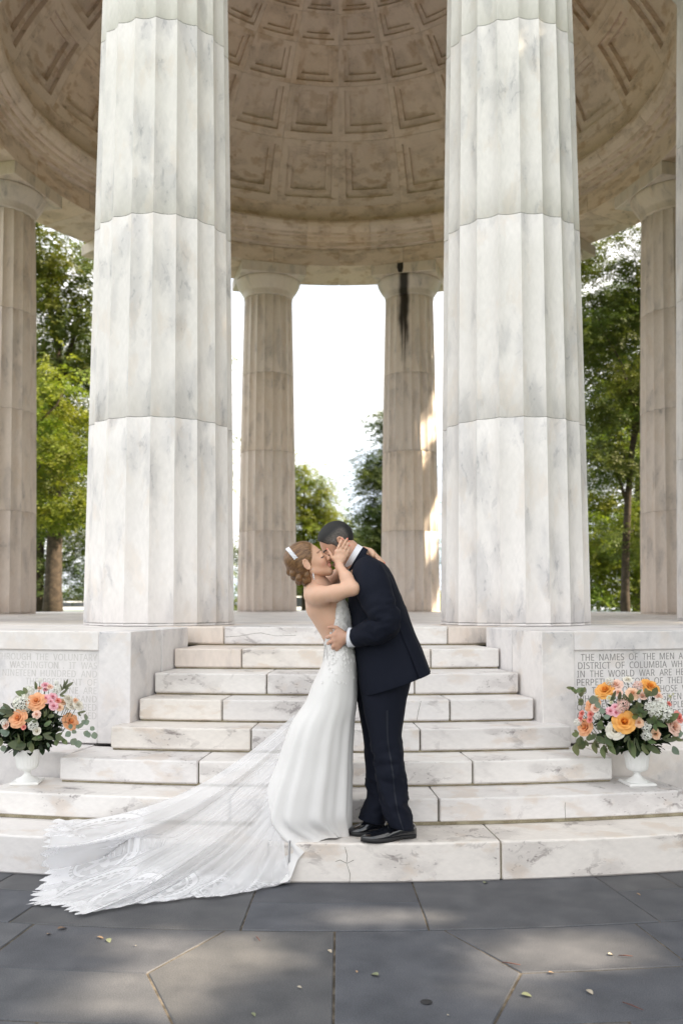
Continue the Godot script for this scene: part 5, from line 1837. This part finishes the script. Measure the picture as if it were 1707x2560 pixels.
func ring_mesh(a: Vector3, b: Vector3, r: float) -> ArrayMesh:
	var d := (b - a).normalized() * 0.0028
	var m := (a + b) * 0.5
	return tube([m - d, m - d * 0.9, m + d * 0.9, m + d], [r * 0.95, r * 1.06, r * 1.06, r * 0.95], 24)

# a band (collar) round an axis: half sizes in the picture plane and across it, height and thickness
func band(m: Vector3, along: Vector3, rx: float, rz: float, h: float, thick: float, feet: Vector3) -> ArrayMesh:
	var a := along.normalized()
	var up := Vector3(-a.y, a.x, 0)
	var rows := []
	for q in [[-0.5, 0.0], [0.42, -0.03], [0.5, -0.02], [0.45, 1.0], [-0.5, 1.0]]:
		var row := PackedVector3Array()
		for k in 48:
			var g := TAU * k / 48.0
			var grow: float = q[1] * thick if q[1] > 0.5 else 0.0
			row.append(m - feet + a * cos(g) * (rx + grow) + Vector3(0, 0, sin(g) * (rz + grow)) + up * q[0] * h)
		rows.append(row)
	return sheet(rows, true)

func shoe(t: Node3D, heel: Vector3, toe: Vector3) -> void:
	var s := part("shoe", t)
	var leather := mat(lin(0.006, 0.007, 0.010), 0.12)
	leather.clearcoat_enabled = true
	leather.clearcoat = 1.0
	leather.clearcoat_roughness = 0.04
	var rubber := mat(lin(0.012, 0.012, 0.013), 0.6)
	var d := toe - heel
	d.y = 0
	var w := d.cross(Vector3.UP).normalized()
	var secs := [[-0.012, 0.012, 0.05], [0.0, 0.026, 0.06], [0.07, 0.033, 0.074], [0.2, 0.035, 0.084], [0.34, 0.035, 0.082], [0.47, 0.039, 0.068], [0.58, 0.044, 0.052], [0.7, 0.0455, 0.042], [0.82, 0.042, 0.036], [0.91, 0.033, 0.032], [0.975, 0.018, 0.028], [1.0, 0.004, 0.022]]
	var rows := []
	for q in secs:
		var row := PackedVector3Array()
		for k in 24:
			var g := TAU * k / 24.0
			var y: float = 0.018 + (pow(maxf(0.0, sin(g)), 0.75) * (q[2] - 0.014) if sin(g) > 0.0 else 0.004 * sin(g))
			row.append(heel + d * q[0] + w * q[1] * signf(cos(g)) * pow(absf(cos(g)), 0.8) + Vector3(0, y, 0))
		rows.append(row)
	obj("upper", sheet(rows, true, true), leather, s)
	for part_ in [["sole", 0.0, 1.012, 0.010, 0.0195], ["heel_block", -0.012, 0.25, 0.0005, 0.016]]:
		var st := []
		for lay in 2:
			var row := PackedVector3Array()
			for k in 40:
				var g := TAU * k / 40.0
				var u: float = lerpf(part_[1] - 0.012, part_[2], 0.5 + 0.5 * cos(g))
				var hw: float = 0.0
				for i in secs.size() - 1:
					if u >= secs[i][0] and u <= secs[i + 1][0]:
						hw = lerpf(secs[i][1], secs[i + 1][1], (u - secs[i][0]) / (secs[i + 1][0] - secs[i][0]))
				if part_[0] == "heel_block":
					hw = maxf(hw, 0.02) * pow(absf(sin(g)), 0.35)
				else:
					hw = hw * 1.07 + 0.001
				var rise: float = 0.006 * smoothstep(0.75, 1.0, u)
				row.append(heel + d * u + w * hw * signf(sin(g)) + Vector3(0, (part_[3] if lay == 0 else part_[4]) * (1.0 if part_[0] == "heel_block" else (1.0 if lay else lerpf(0.9, 0.05, smoothstep(0.25, 0.5, u)))) + (rise if part_[0] == "sole" else 0.0), 0))
			st.append(row)
		obj(part_[0], sheet(st, true, true), rubber, s)
	for k in 3:
		var u := 0.40 + 0.055 * k
		var y := 0.094 - 0.0125 * k
		obj("lace", tube([heel + d * (u - 0.02) + w * 0.022 + Vector3(0, y - 0.012, 0), heel + d * u + Vector3(0, y + 0.003, 0), heel + d * (u + 0.02) - w * 0.022 + Vector3(0, y - 0.012, 0)], [0.0018, 0.0022, 0.0018], 6), rubber, s)

# ---------------------------------------------------------------- the bride
func build_bride() -> void:
	var feet := Vector3(-0.02, step_h(1), 8.09)
	var t := thing("person", "person in a white lace wedding dress leaning back into a kiss, long sheer train", "person", feet)
	var back := Transform3D(Basis(), -feet)
	var skin := FigureMesh.new()
	var hp := head_place(z4(395, 470, 8.135), Vector2(0.845, 0.535), Vector3(0.86, 0.93, 0.95))
	add_field(skin, head_field(1.0), back * hp, "bride_head")
	var f := Field.new(Vector3(-0.28, 0.22, 7.78), Vector3(0.30, 1.58, 8.42), 0.011)
	var nape := z4(452, 600, 8.10)
	f.capsule(hp * Vector3(-0.018, -0.065, 0), nape, 0.044, 0.042, 0.03)
	f.capsule(nape, z4(478, 672, 8.09), 0.042, 0.052, 0.035)
	f.capsule(z4(470, 690, 8.09), z4(520, 800, 8.085), 0.062, 0.078, 0.04, 0.68)
	f.capsule(z4(520, 800, 8.085), z4(590, 930, 8.08), 0.082, 0.074, 0.04, 0.68)
	f.capsule(z4(590, 930, 8.08), z4(640, 1060, 8.08), 0.074, 0.062, 0.04, 0.62)
	f.capsule(z4(640, 1060, 8.08), z4(655, 1250, 8.08), 0.062, 0.065, 0.04, 0.62)
	f.capsule(z4(475, 676, 8.09), z4(438, 704, 8.18), 0.046, 0.04, 0.035)
	f.capsule(z4(480, 660, 8.09), z4(500, 670, 7.95), 0.05, 0.046, 0.04)
	f.capsule(z4(438, 708, 8.19), z4(480, 714, 8.23), 0.043, 0.042, 0.03)
	f.capsule(z4(480, 714, 8.23), z4(620, 694, 8.285), 0.042, 0.037, 0.03)
	f.capsule(z4(620, 694, 8.285), z4(758, 660, 8.305), 0.037, 0.031, 0.025)
	f.capsule(z4(758, 660, 8.305), z4(705, 570, 8.265), 0.031, 0.029, 0.018)
	f.capsule(z4(705, 570, 8.265), z4(648, 478, 8.205), 0.029, 0.0195, 0.02)
	f.capsule(z4(648, 478, 8.205), z1(875, 690, 8.185), 0.0195, 0.0185, 0.015)
	f.capsule(z4(505, 672, 7.95), z4(600, 580, 7.90), 0.045, 0.037, 0.03)
	f.capsule(z4(600, 580, 7.90), z4(760, 430, 7.93), 0.035, 0.028, 0.02)
	f.capsule(z4(760, 430, 7.93), z1(1195, 495, 8.03), 0.028, 0.021, 0.02)
	f.capsule(z4(660, 1290, 8.13), on_z(825, 1860, 8.13), 0.062, 0.052, 0.03)
	f.capsule(on_z(825, 1860, 8.13), on_z(822, 2060, 8.13), 0.048, 0.035, 0.03)
	f.capsule(z4(675, 1290, 8.02), on_z(838, 1860, 8.03), 0.062, 0.052, 0.03)
	f.capsule(on_z(838, 1860, 8.03), on_z(840, 2060, 8.03), 0.048, 0.035, 0.03)
	add_field(skin, f, back, "bride_skin")
	# near hand on his cheek
	var z := 8.172
	var hand := hand_field(z1(878, 695, 8.185), [z1(820, 600, z), z1(848, 520, z + 0.002), z1(893, 512, z + 0.004), z1(938, 528, z + 0.003), z1(968, 560, z)], [[z1(840, 655, z), z1(790, 600, z + 0.006), z1(762, 545, z + 0.004), z1(722, 484, z)], [z1(848, 520, z + 0.002), z1(868, 460, z + 0.006), z1(890, 405, z + 0.004), z1(914, 356, z)], [z1(893, 512, z + 0.004), z1(922, 455, z + 0.007), z1(952, 400, z + 0.005), z1(982, 352, z)], [z1(938, 528, z + 0.003), z1(963, 472, z + 0.005), z1(985, 425, z + 0.002), z1(1003, 385, z - 0.004)], [z1(968, 560, z), z1(990, 515, z), z1(1002, 478, z - 0.003), z1(1010, 445, z - 0.008)]], 0.0078)
	add_field(skin, hand, back, "bride_skin")
	# far hand lying over his shoulder
	var w := 8.06
	var hand2 := hand_field(z1(1195, 500, 8.03), [z1(1215, 560, w), z1(1275, 500, w), z1(1305, 520, w + 0.012), z1(1320, 545, w + 0.02), z1(1315, 565, w + 0.03)], [[z1(1205, 545, w), z1(1160, 590, w + 0.02), z1(1115, 625, w + 0.03), z1(1075, 652, w + 0.035)], [z1(1230, 560, w + 0.02), z1(1255, 590, w + 0.03), z1(1285, 612, w + 0.045)], [z1(1275, 500, w), z1(1345, 545, w + 0.006), z1(1405, 600, w + 0.012), z1(1465, 662, w + 0.014)], [z1(1305, 520, w + 0.012), z1(1365, 570, w + 0.02), z1(1410, 625, w + 0.028), z1(1455, 684, w + 0.03)], [z1(1320, 545, w + 0.02), z1(1365, 595, w + 0.03), z1(1395, 640, w + 0.036), z1(1425, 680, w + 0.04)]], 0.0078)
	add_field(skin, hand2, back, "bride_skin")
	obj("body", skin.commit(), skin_mat(), t)
	var coral := mat(lin(0.8, 0.23, 0.17), 0.25)
	for n in [[z1(722, 484, z + 0.004), 0.0], [z1(916, 352, z + 0.004), 0.0], [z1(984, 348, z + 0.004), 0.0], [z1(1005, 381, z), 0.0], [z1(1011, 441, z - 0.004), 0.0], [z1(1073, 654, w + 0.038), 1.0], [z1(1467, 665, w + 0.018), 1.0], [z1(1457, 688, w + 0.034), 1.0], [z1(1427, 684, w + 0.044), 1.0], [z1(1287, 614, w + 0.048), 1.0]]:
		var nail := obj("fingernail", lathe(PackedVector2Array([Vector2(0.0, 0.0045), Vector2(0.0035, 0.003), Vector2(0.0048, 0.0), Vector2(0.004, -0.004), Vector2(0.0, -0.005)]), 10), coral, t)
		nail.position = n[0] - feet
		nail.scale = Vector3(0.8, 1.0, 0.7)
		nail.rotation.z = -0.4 if n[1] == 0.0 else 0.8
	# hair swept back into a low bun
	var hf := Field.new(Vector3(-0.165, -0.14, -0.105), Vector3(0.11, 0.14, 0.105), 0.004)
	hf.ball(Vector3(-0.016, 0.03, 0), Vector3(0.094, 0.088, 0.0795), 0.02)
	hf.ball(Vector3(-0.062, 0.034, 0), Vector3(0.066, 0.076, 0.074), 0.03)
	hf.ball(Vector3(-0.045, -0.02, 0), Vector3(0.05, 0.05, 0.072), 0.03)
	hf.cut(Vector3(0.86, -0.5, 0).normalized(), 0.028)
	for b in [[-0.108, -0.012, 0.028, 0.026], [-0.112, -0.022, -0.02, 0.028], [-0.098, -0.05, 0.036, 0.024], [-0.105, -0.058, 0.0, 0.027], [-0.098, -0.05, -0.034, 0.024], [-0.078, -0.078, 0.03, 0.021], [-0.082, -0.086, 0.0, 0.021], [-0.056, -0.085, 0.034, 0.018], [-0.058, -0.092, 0.0, 0.018], [-0.05, -0.06, 0.045, 0.022], [-0.122, 0.008, 0.0, 0.024]]:
		hf.ball(Vector3(b[0], b[1], b[2]), Vector3(b[3] * 1.15, b[3] * 0.85, b[3]), 0.006, 0.7)
	var hair := FigureMesh.new()
	add_field(hair, hf, back * hp, "bride_hair")
	obj("hair", hair.commit(), func_hair(0.42), t)
	# tiara and earring of small crystals
	var crystal := mat(lin(0.85, 0.86, 0.9), 0.12)
	crystal.metallic = 0.55
	var gem := SphereMesh.new()
	gem.radius = 0.0042
	gem.height = 0.008
	gem.radial_segments = 7
	gem.rings = 4
	var tiara := part("tiara", t)
	for i in 46:
		var g := lerpf(-1.45, 1.45, i / 45.0)
		for q in 3:
			var e := obj("crystal", gem, crystal, tiara)
			var p := Vector3(-0.052 - 0.012 * cos(g) + (q - 1) * 0.0085 * (1.0 if i % 2 else 0.6), 0.032 + 0.084 * cos(g), 0.0835 * sin(g))
			e.position = back * (hp * p)
			e.scale = Vector3.ONE * (1.0 if (i + q) % 2 else 0.7)
	var earring := part("earring", t)
	for i in 7:
		var e := obj("crystal", gem, crystal, earring)
		e.position = z4(428 + i * 2.2, 500 + i * 14, 8.188) - feet
		e.scale = Vector3.ONE * [1.2, 0.8, 1.0, 1.3, 1.3, 1.1, 0.7][i]
	# dress: bodice and skirt between the traced outlines
	var satin := cloth(lin(0.73, 0.72, 0.71), 0.45, 0.15)
	var secs := []
	for s in [[608, 806, 688, 748, 8.085, 0.105], [566, 884, 730, 826, 8.085, 0.122], [530, 968, 746, 925, 8.085, 0.124], [520, 1050, 748, 1030, 8.085, 0.122], [528, 1140, 764, 1120, 8.085, 0.13], [514, 1250, 782, 1230, 8.085, 0.148], [472, 1350, 790, 1330, 8.085, 0.16], [422, 1460, 792, 1440, 8.085, 0.168], [366, 1590, 788, 1580, 8.085, 0.172]]:
		secs.append([650 + s[0] / 3.2667, 1270 + s[1] / 3.2667, 650 + s[2] / 3.2667, 1270 + s[3] / 3.2667, s[4], s[5]])
	for s in [[330, 180, 874, 200, 8.085, 0.172], [266, 330, 866, 350, 8.085, 0.172], [190, 560, 858, 600, 8.085, 0.17], [112, 760, 854, 800, 8.09, 0.165], [52, 980, 852, 960, 8.095, 0.16]]:
		secs.append([640 + s[0] / 3.5636, 1750 + s[1] / 3.5636, 640 + s[2] / 3.5636, 1750 + s[3] / 3.5636, s[4], s[5]])
	var rows := loft(secs, 84, 96)
	# the hem: it lies on the step in front and falls over its edge at the left
	var hem_at := [[0, 878, 2088, 8.05], [45, 862, 2093, 8.14], [75, 835, 2094, 8.19], [100, 800, 2101, 8.21], [125, 765, 2124, 8.235], [143, 742, 2152, 8.268], [156, 724, 2203, 8.29], [170, 670, 2216, 8.3], [186, 600, 2222, 8.31], [205, 560, 2160, 8.2], [235, 610, 2085, 8.05], [270, 760, 2078, 7.96], [320, 850, 2080, 7.98], [360, 878, 2088, 8.05]]
	var hem := PackedVector3Array()
	for k in 96:
		var g := 360.0 * k / 96.0
		for i in hem_at.size() - 1:
			if g >= hem_at[i][0] and g <= hem_at[i + 1][0]:
				var s: float = (g - hem_at[i][0]) / (hem_at[i + 1][0] - hem_at[i][0])
				hem.append(on_z(hem_at[i][1], hem_at[i][2], hem_at[i][3]).lerp(on_z(hem_at[i + 1][1], hem_at[i + 1][2], hem_at[i + 1][3]), s))
				break
	var last: PackedVector3Array = rows[-1]
	var before: PackedVector3Array = rows[-7]
	for i in range(1, 15):
		var s := i / 14.0
		var row := PackedVector3Array()
		for k in 96:
			var m0: Vector3 = (last[k] - before[k]) * 1.8
			var m1 := (hem[k] - last[k]) * 1.1
			var s2 := s * s
			var s3 := s2 * s
			row.append(last[k] * (2.0 * s3 - 3.0 * s2 + 1.0) + m0 * (s3 - 2.0 * s2 + s) + hem[k] * (3.0 * s2 - 2.0 * s3) + m1 * (s3 - s2))
		rows.append(row)
	# soft folds that deepen towards the hem
	for i in rows.size():
		var s := float(i) / (rows.size() - 1)
		var amp := 0.017 * smoothstep(0.38, 1.0, s)
		var mid := Vector3.ZERO
		for p in rows[i]:
			mid += p
		mid /= 96.0
		for k in 96:
			var g := TAU * k / 96.0
			var p: Vector3 = rows[i][k]
			var wave := sin(g * 11.0 + 0.7 * sin(g * 3.0) + s * 0.8) * 0.6 + sin(g * 19.0 + 1.3 + s) * 0.3
			var out := (p - mid).normalized()
			out.y = 0.0
			rows[i][k] = p + out * amp * wave * (0.35 if absf(cos(g)) > 0.92 else 1.0)
			if rows[i][k].y < 0.004:
				rows[i][k].y = 0.004
	crease(rows, 0.003, Vector3(7, 3, 7), 33, 0.25, 0.8)
	shift(rows, -feet)
	var dress := obj("dress", sheet(rows, true), satin, t)
	dress.set_meta("label", "white satin skirt below a bodice of raised lace")
	# raised lace flowers over the bodice, thinning out over the hip
	var floret := lace_floret()
	var where := []
	for i in 1500:
		var s := pow(rng.randf(), 1.25) * 0.60
		var r := s * (rows.size() - 1) * 0.92
		var k := rng.randi() % 96
		var ang := 360.0 * k / 96.0
		if s > 0.26 and rng.randf() < smoothstep(0.26, 0.56, s) * 1.05:
			continue
		if s > 0.34 and absf(ang - 75.0) > 55.0:
			continue
		var a: Vector3 = rows[int(r)][k]
		var b: Vector3 = rows[int(r) + 1][k]
		var c: Vector3 = rows[int(r)][(k + 1) % 96]
		var n := (b - a).cross(c - a).normalized()
		var mid := Vector3.ZERO
		for p in rows[int(r)]:
			mid += p
		mid /= 96.0
		if n.dot(a - mid) < 0.0:
			n = -n
		var x := n.cross(Vector3(0.3, 1.0, 0.1)).normalized()
		where.append(Transform3D(Basis(x, n, x.cross(n)).rotated(n, rng.randf() * TAU) * Basis.from_scale(Vector3.ONE * rng.randf_range(0.6, 1.25) * lerpf(1.1, 0.7, smoothstep(0.2, 0.45, s))), a.lerp(b, rng.randf()) + n * 0.001))
	var lace := many("lace_applique", floret, cloth(lin(0.8, 0.79, 0.78), 0.7), where, dress)
	lace.set_meta("kind", "stuff")
	build_train(t, feet)

func lace_floret() -> ArrayMesh:
	var st := st_new()
	st.set_smooth_group(-1)
	for k in 5:
		var a := TAU * k / 5.0
		var d := Vector3(cos(a), 0, sin(a))
		var s := Vector3(-sin(a), 0, cos(a))
		for p in [Vector3.ZERO, d * 0.006 + s * 0.0042 + Vector3(0, 0.003, 0), d * 0.0105 + Vector3(0, 0.0012, 0), Vector3.ZERO, d * 0.0105 + Vector3(0, 0.0012, 0), d * 0.006 - s * 0.0042 + Vector3(0, 0.003, 0)]:
			st.add_vertex(p)
	st.generate_normals()
	return st.commit()

func floor_at(p: Vector3) -> float:
	var r := Vector2(p.x, p.z).length()
	if r > STEP_R[0] + 0.012:
		return 0.0
	return step_h(1) if r > STEP_R[1] + 0.012 else step_h(2)

func along(list: Array, u: float) -> Variant:      # list of [u, value]
	for i in list.size() - 1:
		if u <= list[i + 1][0]:
			var k: float = (u - list[i][0]) / (list[i + 1][0] - list[i][0])
			return list[i][1].lerp(list[i + 1][1], smoothstep(0.0, 1.0, k) * 0.4 + k * 0.6)
	return list[-1][1]

func build_train(t: Node3D, feet: Vector3) -> void:
	var h1 := step_h(1) + 0.012
	var start := [[0.0, on_z(738, 1785, 7.98)], [0.2, on_z(724, 1850, 8.0)], [0.4, on_z(712, 1905, 8.06)], [0.6, on_z(700, 1970, 8.12)], [0.8, on_z(692, 2050, 8.2)], [1.0, on_z(722, 2180, 8.285)]]
	var end := [[0.0, on_y(122, 2050, h1)], [0.06, on_y(112, 2075, h1)], [0.14, on_y(98, 2118, h1)], [0.2, on_y(104, 2180, 0.05)], [0.27, on_y(84, 2232, 0.008)], [0.36, on_y(66, 2264, 0.008)], [0.46, on_y(150, 2272, 0.008)], [0.53, on_y(190, 2292, 0.008)], [0.64, on_y(320, 2266, 0.008)], [0.76, on_y(460, 2250, 0.008)], [0.88, on_y(600, 2236, 0.008)], [1.0, on_y(726, 2206, 0.008)]]
	var nu := 210
	var nv := 90
	var n := noise(FastNoiseLite.TYPE_SIMPLEX_SMOOTH, 1.0, 77, FastNoiseLite.FRACTAL_FBM, 2)
	for layer in 2:
		var rows := []
		for j in nv:
			var v := j / (nv - 1.0)
			var row := PackedVector3Array()
			for i in nu:
				var u := i / (nu - 1.0)
				var a: Vector3 = along(start, u)
				var b: Vector3 = along(end, u)
				var vv := v if layer == 0 else v * 0.97
				var p := a.lerp(b, vv)
				p.y -= 0.6 * lerpf(0.27, 0.05, u) * 4.0 * vv * (1.0 - vv)
				# folds running out from the hip, and ruffles along the hem
				var ray := sin(u * 31.0 + 4.0 * n.get_noise_2d(u * 5.0, layer * 9.0)) * 0.45 + n.get_noise_2d(u * 11.0, v * 0.9 + layer * 5.0)
				var wave := 0.026 * ray * sin(PI * clampf(vv * 0.9 + 0.06, 0.0, 1.0))
				p.y += wave * (0.8 if layer == 0 else 0.5)
				p.z += wave * 0.5
				p += Vector3(n.get_noise_2d(u * 15.0, 3.0), 0, n.get_noise_2d(u * 15.0, 8.0)) * 0.025 * vv * vv
				var fl := floor_at(p) + 0.006 + 0.016 * absf(n.get_noise_2d(u * 17.0, vv * 7.0 + layer * 3.0)) + (0.004 if layer == 0 else 0.0)
				if p.y < fl:
					p.y = fl
				row.append(p - feet)
			rows.append(row)
		var m := StandardMaterial3D.new()
		m.albedo_texture = lace_texture() if layer == 0 else tulle_texture()
		m.transparency = BaseMaterial3D.TRANSPARENCY_ALPHA
		m.roughness = 0.7
		m.cull_mode = BaseMaterial3D.CULL_DISABLED
		m.backlight_enabled = true
		m.backlight = lin(0.5, 0.5, 0.5)
		var o := obj("train" if layer == 0 else "underlayer", sheet(rows), m, t)
		o.set_meta("label", "sheer white lace train spread over the lowest step and the paving" if layer == 0 else "plain tulle layer under the lace train")

func tulle_texture() -> ImageTexture:
	var w := 512
	var h := 64
	var n := noise(FastNoiseLite.TYPE_SIMPLEX_SMOOTH, 0.05, 41, FastNoiseLite.FRACTAL_FBM, 2)
	var im := Image.create(w, h, false, Image.FORMAT_RGBA8)
	for x in w:
		for y in h:
			var a := 0.34 + 0.06 * n.get_noise_2d(x * 0.5, y * 0.12)
			im.set_pixel(x, y, Color(0.93, 0.93, 0.935, clampf(a, 0.1, 0.6)))
	return ImageTexture.create_from_image(im)

# u runs along the hem, v from the hip to the hem: net above, scrolls and flowers towards the scalloped edge
func lace_texture() -> ImageTexture:
	var w := 1400
	var h := 640
	var n := noise(FastNoiseLite.TYPE_SIMPLEX_SMOOTH, 0.03, 43, FastNoiseLite.FRACTAL_FBM, 2)
	var fine := noise(FastNoiseLite.TYPE_SIMPLEX_SMOOTH, 0.16, 47, FastNoiseLite.FRACTAL_RIDGED, 2)
	var fi := fine.get_image(w, h)
	fi.convert(Image.FORMAT_L8)
	var fb := fi.get_data()
	var bytes := PackedByteArray()
	bytes.resize(w * h * 4)
	var tint := 243
	for y in h:
		var v := y / float(h)
		for x in w:
			var u := x / float(w)
			var a := 0.44 + 0.08 * n.get_noise_2d(x * 0.45, y * 0.07)
			var edge := 0.958 + 0.034 * absf(sin(u * 130.0))
			if v > 0.5:
				# big scroll medallions
				var c := u * 7.0
				var cx: float = (c - floorf(c) - 0.5) * 2.0
				var row := 0.76
				var cy := (v - row) / 0.17
				var q := Vector2(cx * 1.05, cy)
				var ro := q.length()
				var th := atan2(q.y, q.x)
				var lace := 0.0
				if absf(ro - 0.86) < 0.085 or absf(ro - 0.64) < 0.035:
					lace = 0.95
				elif absf(ro - 0.75) < 0.05 and cos(th * 26.0) > 0.1:
					lace = 0.9
				elif ro < 0.34 + 0.14 * cos(5.0 * th + c) and ro > 0.1:
					lace = 0.85
				elif ro < 0.62 and ro > 0.4 and cos(7.0 * th + ro * 9.0) > 0.35:
					lace = 0.8
				elif ro > 1.0 and fb[y * w + x] > 150:
					lace = 0.85
				elif ro > 0.98 and ro < 1.1 and cos(th * 34.0) > 0.0:
					lace = 0.8
				var soft := smoothstep(0.5, 0.62, v)
				a = maxf(lerpf(a, 0.6, soft), lace * soft)
				# dense border
				if v > 0.9:
					var border := 0.66 + (0.4 if sin(u * 190.0 + sin(v * 60.0)) > -0.2 else 0.0)
					if fb[y * w + x] > 120:
						border = 0.95
					a = maxf(a, border)
				if v > edge + 0.004 * sin(u * 520.0):
					a = 0.0
			var k := (y * w + x) * 4
			bytes[k] = tint
			bytes[k + 1] = tint
			bytes[k + 2] = tint + 2
			bytes[k + 3] = int(clampf(a, 0.0, 1.0) * 255.0)
	return ImageTexture.create_from_image(Image.create_from_data(w, h, false, Image.FORMAT_RGBA8, bytes))
